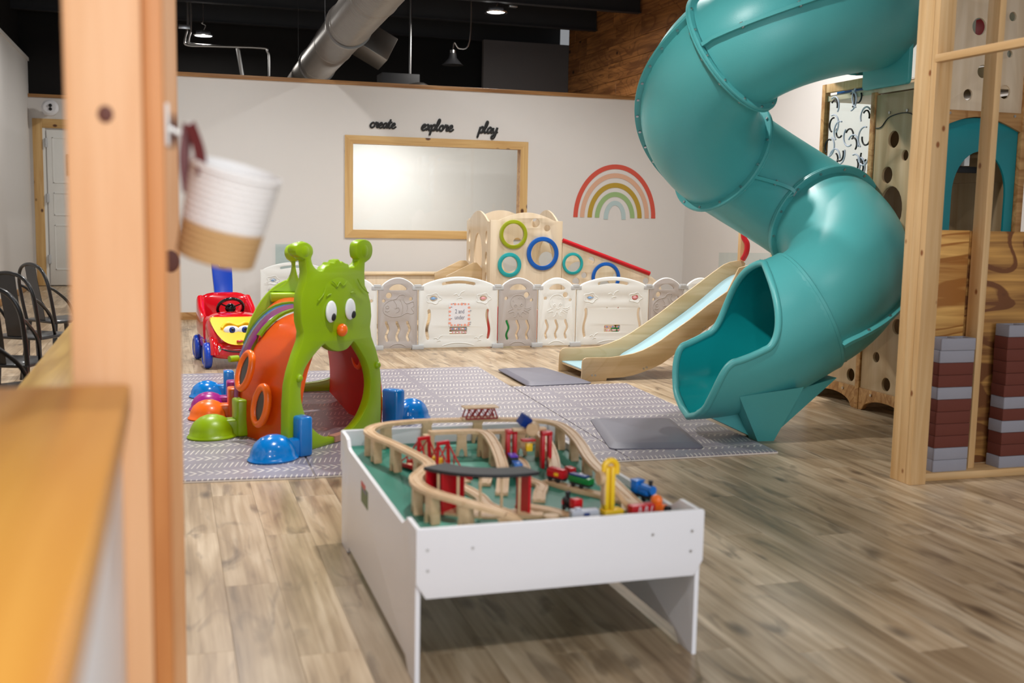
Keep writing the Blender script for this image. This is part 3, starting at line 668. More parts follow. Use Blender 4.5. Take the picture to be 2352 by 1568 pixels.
mat_tile([(.005, 5.23), (.648, 5.183), (.66, 8.63), (.005, 8.64)], 'narrow strip of grey chevron play mat beside the pine half wall')
mat_tile([(.652, 5.19), (2.30, 5.182), (2.43, 8.63), (.664, 8.63)], 'middle grey chevron play mat under the caterpillar tunnel and behind the white table')
mat_tile([(2.304, 5.182), (3.185, 5.185), (3.315, 7.59), (2.396, 7.60)], 'right hand grey chevron play mat near the foot of the teal tube slide')
def pad(c4, label, z=.0135):
    cx = sum(p[0] for p in c4)/4; cy = sum(p[1] for p in c4)/4; bm = NB(); lo, md, hi = [], [], []
    def ring(s, z, rr=.05):
        out = []; P = [V((cx+(x-cx)*s, cy+(y-cy)*s, 0)) for x, y in c4]
        for i in range(4):
            p, a, c = P[i], (P[i-1]-P[i]).normalized(), (P[(i+1) % 4]-P[i]).normalized()
            for k in range(5): t = k/4; out.append(p+a*rr*(1-t)**2+c*rr*t**2)
        return [bm.verts.new((q.x, q.y, z)) for q in out]
    R = [ring(1, z), ring(1, z+.006), ring(.985, z+.009), ring(.84, z+.022), ring(.82, z+.0235)]
    for a, b3 in zip(R, R[1:]):
        for k in range(20): bm.faces.new((a[k], a[(k+1) % 20], b3[(k+1) % 20], b3[k]))
    bm.faces.new(R[-1]); bm.faces.new(R[0][::-1])
    tag(ob('landing_pad', bm, MT['pad'], ang=25), label, 'pad')
pad([(2.51, 7.56), (3.045, 7.60), (2.93, 8.42), (2.53, 8.43)], 'dark grey pad with sloping edges at the foot of the wooden slide')
pad([(2.28, 5.42), (2.81, 5.33), (3.00, 6.17), (2.49, 6.26)], 'dark grey pad with sloping edges on the mat in front of the teal tube slide')
# ---------------------------------------------------------------- train table
TX0, TX1, TY0, TY1, TZ = .62, 1.476, 2.79, 4.15, .443
tb = thing('train_table', 'white play table with a green top in the foreground', 'table', (TX0, TY0, 0)); TI = TR(-TX0, -TY0, 0)
def tob(name, me, mat, p=None):
    if isinstance(me, bmesh.types.BMesh): me = fin(me, name)
    me.transform(TI); return lk(name, me, mat, p or tb)
prof = [(TY0+.012, 0), (TY0+.10, 0), (TY0+.14, .035), (TY1-.18, .035), (TY1-.14, 0), (TY1-.06, 0), (TY1-.012, 0), (TY1-.012, .443), (TY1-.10, .443), (TY1-.14, .437), (TY1-.165, .412), (TY1-.20, .408), (TY0+.20, .408), (TY0+.185, .412), (TY0+.15, .43), (TY0+.13, .443), (TY0+.012, .443)]
tob('side_panel', plate([prof], .014, .0015, YZ(TX0+.007)), MT['white']); tob('side_panel', plate([prof], .014, .0015, YZ(TX1-.007)), MT['white'])
fb = [(TX0-.002, .294), (TX0+.026, .249), (TX1-.026, .249), (TX1+.002, .294), (TX1+.002, .441), (TX1-.002, .446), (TX0+.002, .446), (TX0-.002, .441)]
e1 = tob('end_board', plate([fb], .014, .0015, XZ(TY0+.004)), MT['white']); tob('end_board', plate([fb], .014, .0015, XZ(TY1-.004)), MT['white'])
for x, z in ((.649, .386), (.776, .383), (1.314, .382), (1.439, .384), (.65, .328), (1.437, .324)):
    bm = NB(); cyl(bm, (x, TY0-.0045, z), (x, TY0-.002, z), .0045, 12); tob('screw_head', bm, MT['steel'], e1)
bm = NB(); bx(bm, TX0+.014, TX1-.014, TY0+.012, TY1-.012, .372, .384); tob('play_top', bm, MT['green'])
GZ = .384
for (x, y, sxx, syy, a) in ((.78, 3.05, .12, .05, .3), (1.0, 3.72, .16, .06, 0), (1.3, 3.0, .14, .05, -.2), (.9, 3.35, .05, .12, .2), (1.12, 4.03, .2, .05, 0), (1.38, 3.3, .05, .14, .1)):
    bm = NB(); M = TR(x, y, GZ+.0006) @ RZ(a); r = [bm.verts.new(M @ V((px, py, 0))) for px, py in circ(0, 0, sxx, syy, 20)]; bm.faces.new(r); tob('printed_pond', bm, MT.setdefault('pond', plain('pale_green_print', (96, 180, 160), .4)))
bm = NB(); bx(bm, TX0-.0015, TX0, 3.55, 3.68, .29, .352); s1 = tob('sticker', bm, MT.setdefault('sage', plain('dull_green_print', (96, 116, 72), .5)))
bm = NB(); bx(bm, TX0-.0018, TX0-.0003, 3.60, 3.68, .345, .362); tob('sticker', bm, MT['redm'])
bm = NB(); bx(bm, TX0-.0018, TX0-.0003, 3.57, 3.66, .335, .345); tob('sticker', bm, MT['greyink'])
# wooden railway
W2, H2 = .0205, .012
SEC = [(-W2, 0), (W2, 0), (W2, H2), (.0145, H2), (.0145, .009), (.0085, .009), (.0085, H2), (-.0085, H2), (-.0085, .009), (-.0145, .009), (-.0145, H2), (-W2, H2)]
def rail(name, pts, parent, z=0, I=Matrix()):
    pts = [V(p) for p in pts]; fr = frames(pts, up=ZUP); bm = NB(); rg = [[bm.verts.new(p+s*a+u*c) for a, c in SEC] for p, (t, s, u) in zip(pts, fr)]
    for a, c in zip(rg, rg[1:]):
        for k in range(12): bm.faces.new((a[k], a[(k+1) % 12], c[(k+1) % 12], c[k]))
    bm.faces.new(rg[0][::-1]); bm.faces.new(rg[-1]); me = fin(bm, name, 30); me.transform(I); return lk(name, me, MT['track'], parent)
def layout(pts, label, n_piece, name='wooden_track', group=None, sup=True):
    o3 = V((pts[0][0], pts[0][1], GZ)); t = thing(name, label, 'toy track', o3, 0, group); I = TR(*(-o3))
    P = smooth([V(p) for p in pts], 10); per = max(2, len(P)//n_piece)
    for a in range(0, len(P)-1, per):
        seg = P[a:a+per+1]
        if len(seg) < 2: continue
        seg = [q.copy() for q in seg]; seg[0] = seg[0]+(seg[1]-seg[0]).normalized()*.0012; rail('track_piece', seg, t, I=I)
        q = seg[0]; z1 = q.z
        if sup and z1-GZ > .03:
            d = (seg[1]-seg[0]).normalized(); ang = math.atan2(d.y, d.x)
            out = [(-.022, 0), (-.011, 0), (-.008, .02), (0, .03), (.008, .02), (.011, 0), (.022, 0), (.017, z1-GZ-.012), (.022, z1-GZ), (-.022, z1-GZ), (-.017, z1-GZ-.012)]
            me = plate([out], .03, .0015, TR(q.x, q.y, GZ) @ RZ(ang) @ XZ(0)); me.transform(I); lk('support_block', me, MT['track'], t)
    return t
hz = .470
outer = [(.955, 2.845, .40), (.90, 2.86, .44), (.813, 2.915, .462), (.736, 3.01, hz), (.704, 3.11, hz), (.71, 3.218, hz), (.762, 3.323, hz), (.793, 3.396, hz), (.775, 3.551, hz), (.736, 3.73, hz), (.70, 3.86, hz), (.698, 3.973, hz), (.768, 4.069, hz), (.916, 4.112, hz), (1.09, 4.105, hz), (1.294, 4.069, hz), (1.420, 3.985, hz), (1.435, 3.84, hz), (1.411, 3.645, .463), (1.38, 3.435, .44), (1.375, 3.193, .412), (1.385, 3.05, .388), (1.40, 2.93, GZ+.001)]
layout(outer, 'long raised wooden track looping round the edge of the train table', 20)
layout([(.906, 3.888, hz), (1.031, 3.886, hz), (1.105, 3.846, hz), (1.107, 3.71, .455), (1.076, 3.498, .42), (1.034, 3.36, .39), (1.01, 3.29, GZ+.001)], 'branch of raised track sloping down through the middle of the table', 6)
layout([(1.125, 3.858, hz), (1.192, 3.856, hz), (1.255, 3.85, hz), (1.315, 3.79, .463), (1.31, 3.65, .42), (1.27, 3.50, GZ+.001)], 'short ramp of raised track between the red towers and the right rim', 5)
lw = GZ+.001
layout([(.79, 3.47, lw+.05), (.85, 3.42, lw+.03), (.90, 3.36, lw+.01), (.93, 3.27, lw), (.93, 3.16, lw), (.98, 3.05, lw), (1.06, 3.02, lw)], 'low track running under the black curved station roof', 4)
layout([(1.20, 3.83, lw), (1.21, 3.72, lw), (1.19, 3.60, lw), (1.15, 3.47, lw), (1.17, 3.36, lw), (1.13, 3.26, lw), (1.10, 3.18, lw)], 'low wavy track below the two red crane towers', 5)
layout([(.93, 3.66, lw), (.97, 3.58, lw), (1.02, 3.52, lw+.004), (.99, 3.42, lw)], 'small low curve of track behind the station roof', 3)
layout([(1.21, 3.42, lw), (1.26, 3.30, lw), (1.32, 3.20, lw), (1.36, 3.10, lw), (1.33, 3.0, lw)], 'low track under the red and green train by the yellow crane', 4)
layout([(1.02, 3.15, lw), (1.10, 3.06, lw), (1.14, 2.95, lw), (1.13, 2.87, lw)], 'low track ending at the near rim below the red and black engine', 3)
# red cable bridge
cb_ = thing('cable_bridge', 'red toy suspension bridge with two towers near the left rim', 'toy bridge', (.86, 3.62, GZ)); BA = radians(-62)
def at_(t, M=Matrix()): return M
def loc(bm, M, name, mat, p):
    for v_ in bm.verts: v_.co = M @ v_.co
    return ob(name, bm, mat, p)
BM = RZ(BA)
for s in (-1, 1):
    bm = NB()
    for k in (-1, 1): bar(bm, [(k*.026+s*0, s*.0, 0)] and [V((s*.05, k*.03, 0)), V((s*.05, k*.022, .125))], .009, .009, up=V((1, 0, 0)))
    bx(bm, s*.05-.005, s*.05+.005, -.026, .026, .115, .127, .001); bx(bm, s*.05-.004, s*.05+.004, -.03, .03, .03, .037); loc(bm, BM, 'tower', MT['redm'], cb_)
for k in (-1, 1):
    bm = NB(); tube(bm, smooth([(-.17, k*.026, .012), (-.11, k*.024, .05), (-.05, k*.022, .12)], 6), .0028, 6)
    tube(bm, smooth([(.17, k*.026, .012), (.11, k*.024, .05), (.05, k*.022, .12)], 6), .0028, 6)
    tube(bm, smooth([(-.05, k*.022, .12), (0, k*.024, .055), (.05, k*.022, .12)], 6), .0028, 6)
    for xx, zz in ((-.14, .03), (-.11, .05), (-.08, .08), (.14, .03), (.11, .05), (.08, .08), (-.02, .06), (.02, .06)): bar(bm, [V((xx, k*.026, .02)), V((xx, k*.024, zz))], .003, .003, up=V((1, 0, 0)))
    bx(bm, -.17, .17, k*.027-.003, k*.027+.003, .008, .022, .001); loc(bm, BM, 'cable_side', MT['redm'], cb_)
bm = NB(); bar(bm, smooth([(-.17, 0, .004), (-.1, 0, .014), (0, 0, .018), (.1, 0, .014), (.17, 0, .004)], 5), .042, .008); loc(bm, BM, 'deck', MT['track'], cb_)
# red truss bridge at the far rim
tbz = hz+.012
tr_ = thing('truss_bridge', 'small dark red lattice bridge at the far rim of the table', 'toy bridge', (1.16, 4.09, tbz))
for k in (-1, 1):
    bm = NB(); y = k*.026; mx_ = .065
    for z in (.004, .045): bar(bm, [V((-mx_ if z < .01 else -mx_+.015, y, z)), V((mx_ if z < .01 else mx_-.015, y, z))], .005, .006)
    for q0, q1 in (((-mx_, .004), (-mx_+.015, .045)), ((mx_, .004), (mx_-.015, .045))): bar(bm, [V((q0[0], y, q0[1])), V((q1[0], y, q1[1]))], .005, .005, up=V((0, 1, 0)))
    for j in range(4):
        xa = -.05+j*.026; bar(bm, [V((xa, y, .004)), V((xa+.024, y, .045))], .004, .003, up=V((0, 1, 0))); bar(bm, [V((xa+.024, y, .004)), V((xa, y, .045))], .004, .003, up=V((0, 1, 0)))
    ob('lattice_side', bm, MT.setdefault('dred', plain('dark_red_paint', (150, 30, 36), .4)), tr_)
bm = NB(); bx(bm, -.07, .07, -.03, .03, .045, .05, .001); bx(bm, -.075, .075, -.028, .028, 0, .004); ob('frame', bm, MT['track'], tr_)
# red crane towers with barrel hoist
ct = thing('lift_crane', 'red toy crane on two gate towers with a blue cab and wooden drum', 'toy crane', (1.22, 3.66, GZ))
for s, yy in ((-1, .02), (1, -.03)):
    for k in (-1, 1):
        bm = NB(); bx(bm, s*.058+k*.013-.006, s*.058+k*.013+.006, yy-.014, yy+.014, 0, .125, .002); ob('tower_leg', bm, MT['redm'], ct)
    bm = NB(); bx(bm, s*.058-.02, s*.058+.02, yy-.016, yy+.016, .12, .135, .003); ob('tower_head', bm, MT['redm'], ct)
bm = NB(); bx(bm, -.06, .065, -.015, .01, .134, .144, .002); ob('beam', bm, MT['track'], ct)
bm = NB(); bx(bm, -.018, .018, -.02, .02, -.018, .022, .003, M=TR(-.02, -.01, .17) @ Euler((.3, .5, .3)).to_matrix().to_4x4()); ob('cab', bm, MT['dkblue'], ct)
bm = NB(); cyl(bm, (-.0, -.045, .145), (.02, .0, .145), .022, 20); ob('drum', bm, MT['track'], ct)
bm = NB(); bx(bm, -.03, .02, -.03, .0, .098, .106, .002); ob('hook_plate', bm, MT['redm'], ct)
bm = NB(); bx(bm, -.012, .012, -.02, .0, .06, .09, .003); ob('hanging_load', bm, MT['yel'], ct)
# station with curved black roof
st = thing('station', 'red walled toy station under a curved matt black roof near the front rim', 'toy station', (.88, 3.06, GZ))
arc = lambda r, a: V((.0+r*cos(a), .26+r*sin(a), 0))
bm = NB(); A0, A1 = radians(207), radians(287); N_ = 24; rg = []
C0 = V((.09, .24, 0))
for k in range(N_+1):
    a = A0+(A1-A0)*k/N_; q0 = C0+V((cos(a), sin(a), 0))*.185; q1 = C0+V((cos(a), sin(a), 0))*.275; rg.append([bm.verts.new(q0+V((0, 0, .128))), bm.verts.new(q1+V((0, 0, .128))), bm.verts.new(q1+V((0, 0, .138))), bm.verts.new(q0+V((0, 0, .138)))])
for a, c in zip(rg, rg[1:]):
    for k in range(4): bm.faces.new((a[k], a[(k+1) % 4], c[(k+1) % 4], c[k]))
bm.faces.new(rg[0][::-1]); bm.faces.new(rg[-1]); bmesh.ops.bevel(bm, geom=[e for e in bm.edges if len(e.link_faces) == 2 and e.calc_face_angle(0) > 1], offset=.002, segments=2, affect='EDGES'); ob('roof', bm, MT['blkm'], st)
for a in (208, 222, 281):
    a = radians(a); bm = NB(); q0 = C0+V((cos(a), sin(a), 0))*.19; q1 = C0+V((cos(a), sin(a), 0))*.268; bar(bm, [q0+V((0, 0, .064)), q1+V((0, 0, .064))], .008, .128); ob('end_wall', bm, MT['redm'], st)
bm = NB(); pts = [C0+V((cos(radians(a)), sin(radians(a)), 0))*.19+V((0, 0, .064)) for a in range(209, 232, 3)]; bar(bm, pts, .006, .128); ob('back_wall', bm, MT['redm'], st)
for a in (218, 233, 248, 262, 274):
    a = radians(a); bm = NB(); q0 = C0+V((cos(a), sin(a), 0))*.263; cyl(bm, q0, q0+V((0, 0, .128)), .0045, 8); ob('post', bm, MT['track'], st)
bm = NB(); pts = [C0+V((cos(radians(a)), sin(radians(a)), 0))*.23+V((0, 0, .004)) for a in range(208, 290, 4)]; bar(bm, pts, .07, .008); ob('platform', bm, MT['track'], st)
# small rolling stock
def wheels(t, xs, w=.017, r=.0085, mat='blkm'):
    for x in xs:
        for s in (-1, 1): bm = NB(); cyl(bm, (x, s*(w-.003), r), (x, s*(w+.002), r), r, 12); ob('wheel', bm, MT[mat], t)
def car(name, label, x, y, z, rz, parts, wx=(-.018, .018), cat='toy train'):
    t = thing(name, label, cat, (x, y, z), rz); wheels(t, wx)
    for pn, b6, mat in parts: bm = NB(); bx(bm, *b6, .003); ob(pn, bm, MT[mat], t)
    return t
TT = lw+.0115
t = car('toy_car', 'yellow toy wagon crossing the red suspension bridge', .868, 3.60, GZ+.027, BA, [('chassis', (-.03, .03, -.014, .014, .008, .016), 'blkm'), ('load', (-.026, .026, -.013, .013, .016, .03), 'yel')])
for k in range(4): bm = NB(); ball(bm, (-.018+.012*k, 0, .032), .009, .012, .009, 10); ob('load_top', bm, MT['yel'], t)
a = radians(-97)
car('toy_wagon', 'violet topped black toy wagon at the head of the row of three', 1.145, 3.60, TT+.01, a, [('chassis', (-.03, .03, -.014, .014, .008, .016), 'blkm'), ('body', (-.03, .03, -.015, .015, .016, .034), 'blkm'), ('roof', (-.03, .03, -.015, .015, .034, .04), 'violet')])
car('toy_wagon', 'bright blue toy wagon between the violet and the green wagons', 1.137, 3.525, TT+.004, a, [('chassis', (-.028, .028, -.014, .014, .008, .016), 'blkm'), ('body', (-.03, .03, -.015, .015, .016, .036), 'toyblue')])
car('toy_wagon', 'light green flat toy wagon behind the bright blue wagon', 1.13, 3.45, TT, a, [('chassis', (-.028, .028, -.014, .014, .008, .016), 'clear'), ('body', (-.034, .034, -.013, .013, .016, .026), 'grn'), ('rack', (-.034, .034, -.009, .009, .026, .032), 'grn')])
a = radians(-62)
t = car('toy_engine', 'red toy coach coupled to the green engine right of the crane towers', 1.235, 3.385, TT, a, [('chassis', (-.035, .035, -.014, .014, .008, .015), 'blkm'), ('body', (-.036, .036, -.0155, .0155, .015, .04), 'redm'), ('roof', (-.034, .034, -.013, .013, .04, .046), 'redm'), ('yellow_window', (.0, .018, -.0162, -.014, .022, .034), 'yel')])
t = car('toy_engine', 'green and dark blue toy engine coupled to the red coach', 1.285, 3.295, TT, a, [('chassis', (-.04, .045, -.014, .014, .008, .015), 'blkm'), ('body', (-.042, .048, -.0155, .0155, .015, .036), 'grn'), ('roof', (-.042, .03, -.013, .013, .036, .043), 'dkblue')])
bm = NB(); cyl(bm, (0, 0, .043), (0, 0, .047), .006, 12); ob('dome', bm, MT['paper'], t)
t = car('toy_engine', 'small toy engine with black boiler and red cab beside the yellow crane', 1.155, 3.03, TT, radians(-75), [('chassis', (-.035, .035, -.014, .014, .008, .016), 'blkm'), ('cab', (.008, .036, -.016, .016, .016, .044), 'redm'), ('front', (-.036, -.03, -.014, .014, .012, .03), 'redm')])
bm = NB(); cyl(bm, (-.034, 0, .026), (.01, 0, .026), .013, 16); ob('boiler', bm, MT['blkm'], t)
bm = NB(); cyl(bm, (-.022, 0, .036), (-.022, 0, .056), .006, 12, r2=.009); ob('chimney', bm, MT['blkm'], t)
t = car('toy_wagon', 'pale grey toy wagon with a yellow sill just inside the near rim', 1.155, 2.925, GZ, 0, [('chassis', (-.042, .042, -.014, .014, .006, .014), 'blkm'), ('sill', (-.043, .043, -.0155, .0155, .014, .02), 'yel'), ('body', (-.043, .043, -.015, .015, .02, .046), 'gryt'), ('window', (-.008, .012, -.0158, -.014, .03, .039), 'dkblue'), ('roof_hump', (-.03, -.01, -.01, .01, .046, .052), 'gryt')])
t = car('toy_engine', 'blue toy steam engine standing against the right rim', 1.438, 3.13, GZ+.005, radians(-72), [('chassis', (-.042, .042, -.014, .014, .008, .018), 'blkm'), ('cab', (-.045, -.015, -.017, .017, .018, .056), 'toyblue'), ('cab_roof', (-.048, -.012, -.019, .019, .054, .06), 'toyblue'), ('tank', (-.015, .03, -.0165, .0165, .018, .034), 'toyblue')])
bm = NB(); cyl(bm, (-.015, 0, .038), (.045, 0, .038), .0145, 16); ob('boiler', bm, MT['toyblue'], t)
bm = NB(); cyl(bm, (.032, 0, .05), (.032, 0, .068), .006, 12, r2=.008); ob('chimney', bm, MT['blkm'], t)
t = car('toy_wagon', 'red and white striped toy wagon near the right front corner', 1.345, 2.94, GZ, radians(8), [('chassis', (-.04, .04, -.014, .014, .006, .014), 'blkm'), ('body', (-.041, .041, -.0155, .0155, .014, .046), 'redm')])
for k in range(5): bm = NB(); bar(bm, [V((-.02+.011*k, -.0162, .018)), V((-.015+.011*k-(k % 2)*.008, -.0162, .042))], .002, .003, up=V((0, 1, 0))); ob('white_stripe', bm, MT['paper'], t)
t = car('toy_engine', 'small orange toy engine against the striped wagon', 1.418, 2.965, GZ, radians(-60), [('chassis', (-.03, .03, -.013, .013, .006, .014), 'blkm'), ('body', (-.03, .022, -.014, .014, .014, .034), 'toyorg')], (-.014, .014))
bm = NB(); ball(bm, (-.012, 0, .044), .02, .016, .018, 14); ob('cab', bm, MT['toyorg'], t)
bm = NB(); cyl(bm, (.022, 0, .024), (.036, 0, .024), .011, 14); ob('nose', bm, MT['blkm'], t)
yc = thing('yellow_crane', 'tall yellow toy crane on a dark blue base at the near rim', 'toy crane', (1.252, 2.955, GZ), radians(5))
bm = NB(); bx(bm, -.035, .04, -.022, .022, 0, .014, .002); ob('base', bm, MT['dkblue'], yc)
bm = NB(); bx(bm, -.03, .036, -.02, .02, .014, .034, .004); ob('turntable', bm, MT['yel'], yc)
for k in (-1, 1): bm = NB(); bx(bm, -.018+k*.009, -.004+k*.009, -.016, .016, .034, .165, .003); ob('mast', bm, MT['yel'], yc)
bm = NB(); tube(bm, smooth([(-.026, 0, .15), (-.024, 0, .172), (-.004, 0, .182), (.014, 0, .17), (.016, 0, .14)], 5), .009, 10); ob('jib_head', bm, MT['yel'], yc)
bm = NB(); bx(bm, -.03, -.018, -.014, .014, .05, .13, .002); ob('track_panel', bm, MT['track'], yc)
bm = NB(); cyl(bm, (-.045, 0, .13), (-.03, 0, .13), .022, 18); ob('wheel_disc', bm, MT['track'], yc)
def loose(name, label, a, c, w=.035):
    bm = NB(); bar(bm, [V(a), V(c)], w, .012); bmesh.ops.bevel(bm, geom=list(bm.edges), offset=.003, segments=2, affect='EDGES'); tag(ob(name, bm, MT['track']), label, 'toy track')
loose('loose_track', 'loose straight track leaning down right of the yellow crane', (1.285, 3.02, GZ+.08), (1.33, 2.97, GZ+.012), .02)
loose('loose_track', 'loose straight track lying towards the blue engine', (1.345, 3.10, GZ+.018), (1.40, 2.985, GZ+.009))
bm = NB(); lathe(bm, [(0, 0), (.022, 0), (.024, .002), (.024, .03), (.022, .032), (0, .032)], 20); o = ob('wooden_drum', bm, MT['track']); o.location = (1.055, 2.935, GZ); tag(o, 'round wooden drum block at the right end of the station', 'toy block')
t = car('toy_wagon', 'small red and green toy wagon near the end of the wooden ramp', 1.325, 3.50, GZ+.001, radians(-80), [('chassis', (-.02, .02, -.013, .013, .006, .013), 'grn'), ('body', (-.02, .02, -.013, .013, .013, .03), 'redm')], (-.01, .01))
# ---------------------------------------------------------------- plastic play fence
FY = 9.92
fence = thing('play_fence', 'white and grey plastic playpen fence with sea creature panels', 'fence', (1.43, FY, 0))
FI = TR(-1.43, -FY, 0)
def arch(w, hs, ha, hm=.05):
    pts = [(0.004, .012), (w-.004, .012), (w-.004, hs)]
    n = 20
    for i in range(n+1):
        t = i/n; x = w-.05*w/.39*0-(.045+(w-.09)*t); 
        pts.append((w-.045-(w-.09)*t, hs+.004+ha*sin(pi*t)**.8 if 0 < t < 1 else hs+.004))
    pts.append((.004, hs)); return pts
def wave(x, z0, z1, amp, n=14, ph=0, cyc=1.0): return [(x+amp*sin(2*pi*cyc*i/n+ph), z0+(z1-z0)*i/n) for i in range(n+1)]
def relief(paths, mat, parent, M, r=.0035, name='relief'):
    bm = NB()
    for p in paths: 
        pts = [V((x, -.0145, z)) for x, z in p]; tube(bm, pts, r, 6)
    me = fin(bm, name, 80); me.transform(M); o_ = lk(name, me, mat, parent)
    if name == 'relief': o_['kind'] = 'stuff'
    return o_
def sm2(p, sub=5, closed=False): return [(q.x, q.y) for q in smooth([V((x, y, 0)) for x, y in p], sub, closed)]
def bird(x, z, s): return [sm2([(x-.05*s, z+.0*s), (x-.02*s, z+.008*s), (x, z-.012*s), (x+.02*s, z+.02*s), (x+.055*s, z+.035*s)]), sm2([(x-.015*s, z-.035*s), (x+.015*s, z-.025*s), (x+.035*s, z-.03*s)]), ]
def fpanel(x0, y0, ang, w, kind, col):
    """one hinged panel; local x runs along it, front faces local -y"""
    M = TR(x0-1.43, y0-FY, 0) @ RZ(ang); hs = .592; wide = w > .6
    holes = []
    if wide:
        holes.append(slot([(w/2+(t-.5)*.30, .598+.018*sin(pi*t)+.014) for t in [i/8 for i in range(9)]], .014))
        for cx in (.145, w-.145): holes.append(circ(cx, .475, .036, .027, 20))
        holes.append(slot(wave(.095, .10, .36, .012, ph=pi, cyc=.9), .015)); holes.append(slot(wave(w-.095, .10, .36, .012, cyc=.9), .015))
        holes.append(rrect(w/2-.085, w/2+.085, .135, .205, .01))
        if kind == 'dots': holes += [circ(w/2-.06, .375, .007, n=12), circ(w/2+.06, .375, .007, n=12)]
    else:
        f = 1 if kind != 'octopus' else -1; c = w/2
        holes.append([(c-.085, .565)]+[(c-.085+.17*t, .565+.045*sin(pi*t)**.7) for t in [i/12 for i in range(1, 12)]]+[(c+.085, .565), (c+.075, .553), (c-.075, .553)])
        for (dx, z, r) in ((-.085*f, .505, .027), (-.135*f, .455, .015), (.12*f, .472, .017)): holes.append(circ(c+dx, z, r, n=18))
        for k in (-1, 0, 1): holes.append(slot(wave(c+.1*k, .085, .255, .011, ph=pi, cyc=1.2), .012))
    me = plate([arch(w, hs, .078 if wide else .07)]+[h[::-1] for h in holes], .026, .0035, M @ XZ(0))
    pn = lk('fence_panel', me, MT['fwhite' if col == 'w' else 'fgrey'], fence); mm = MT['fwhite' if col == 'w' else 'fgrey']
    # white rounded top rail
    A = [(x, z) for x, z in arch(w, hs, .078 if wide else .07)[3:-1]]
    relief([[(x, z-.004) for x, z in A]], MT['fwhite'], pn, M @ TR(0, .0145, 0), .0115, 'top_rail')
    lines = [[(.012, .03), (.012, .57)], [(w-.012, .03), (w-.012, .57)], sm2([(w*.3, .03), (w*.42, .052), (w*.58, .052), (w*.7, .03)])]
    if wide:
        lines += bird(w/2, .51, 1) + bird(.19, .10, .8) + bird(w-.19, .10, .8)
        for cx in (.145, w-.145): lines.append([(cx+(.062+.010*cos(5*a))*cos(a)*1.08, .475+(.046+.006*cos(5*a))*sin(a)) for a in [2*pi*i/40 for i in range(41)]])
        for k, cx in enumerate((.145, w-.145)):
            bm = NB(); ball(bm, (cx, 0, .475), .025, .016, .016, 16); cyl(bm, (cx-.037, 0, .475), (cx+.037, 0, .475), .004, 8); me = fin(bm); me.transform(M); lk('bead', me, MT['bluebead' if k == 0 else 'pinkbead'], pn)
        for r_ in range(2):
            for i in range(10):
                if (i*7+r_*3) % 4 == 0: continue
                bm = NB(); cyl(bm, (w/2-.074+.0155*i, 0, .153+.033*r_), (w/2-.064+.0155*i, 0, .153+.033*r_), .010, 10); me = fin(bm); me.transform(M); lk('abacus_bead', me, MT[('bluebead', 'pinkbead', 'fwhite', 'pinkbead')[(i*3+r_) % 4]], pn)
            bm = NB(); cyl(bm, (w/2-.086, 0, .153+.033*r_), (w/2+.086, 0, .153+.033*r_), .0025, 6); me = fin(bm); me.transform(M); lk('abacus_wire', me, MT['steel'], pn)
    elif kind == 'fish':
        c = w/2; lines += [sm2([(c-.14, .37), (c-.13, .42), (c-.08, .46), (c-.02, .475), (c+.01, .51), (c+.06, .51), (c+.05, .47), (c+.08, .43), (c+.14, .45), (c+.15, .41), (c+.125, .39), (c+.15, .35), (c+.12, .335), (c+.08, .345), (c+.02, .315), (c-.06, .31), (c-.12, .335)], 4, True)]
        lines[-1].append(lines[-1][0]); lines += [circ(c-.1, .40, .014, n=14)+[(c-.086, .40)], sm2([(c-.12, .365), (c-.1, .358), (c-.08, .37)]), sm2([(c-.04, .46), (c-.015, .42), (c-.02, .39)]), sm2([(c+.02, .47), (c+.045, .40), (c+.03, .33)]), sm2([(c-.03, .385), (c+.005, .395), (c+.01, .365), (c-.02, .345)]), sm2([(c+.085, .42), (c+.09, .39), (c+.08, .36)])]
    elif kind == 'octopus':
        c = w/2; lines += [sm2([(c-.05, .375), (c-.075, .42), (c-.07, .47), (c-.03, .505), (c+.03, .505), (c+.07, .47), (c+.075, .42), (c+.07, .375)])]
        lines += [sm2([(c+.065, .378), (c+.10, .375), (c+.13, .392)]), sm2([(c+.13, .375), (c+.09, .355), (c+.06, .36), (c+.11, .335)]), sm2([(c+.08, .325), (c+.045, .345), (c+.03, .31), (c+.045, .295)]), sm2([(c+.02, .30), (c+.0, .34), (c-.02, .30), (c-.04, .295)]), sm2([(c-.04, .31), (c-.04, .345), (c-.09, .335)]), sm2([(c-.10, .35), (c-.08, .362), (c-.05, .375)])]
        lines += [circ(c-.025, .405, .011, n=12)+[(c-.014, .405)], circ(c+.035, .412, .011, n=12)+[(c+.046, .412)], sm2([(c-.005, .375), (c+.012, .367), (c+.03, .38)])]
        for dx, dz in ((.0, .475), (.015, .485), (.03, .475), (.012, .467), (-.05, .455), (-.045, .44), (-.055, .447)): lines.append([(c+dx, dz), (c+dx+.003, dz)])
    elif kind == 'cloud': pass
    if kind == 'clouds':
        for cx, cz in ((.14, .44), (.4, .50), (.62, .44)): lines += [sm2([(cx-.09, cz), (cx-.05, cz+.015), (cx, cz+.045), (cx+.04, cz+.015), (cx+.08, cz)]), [(cx-.09, cz-.012), (cx+.08, cz-.012)]]
    relief(lines, mm, pn, M)
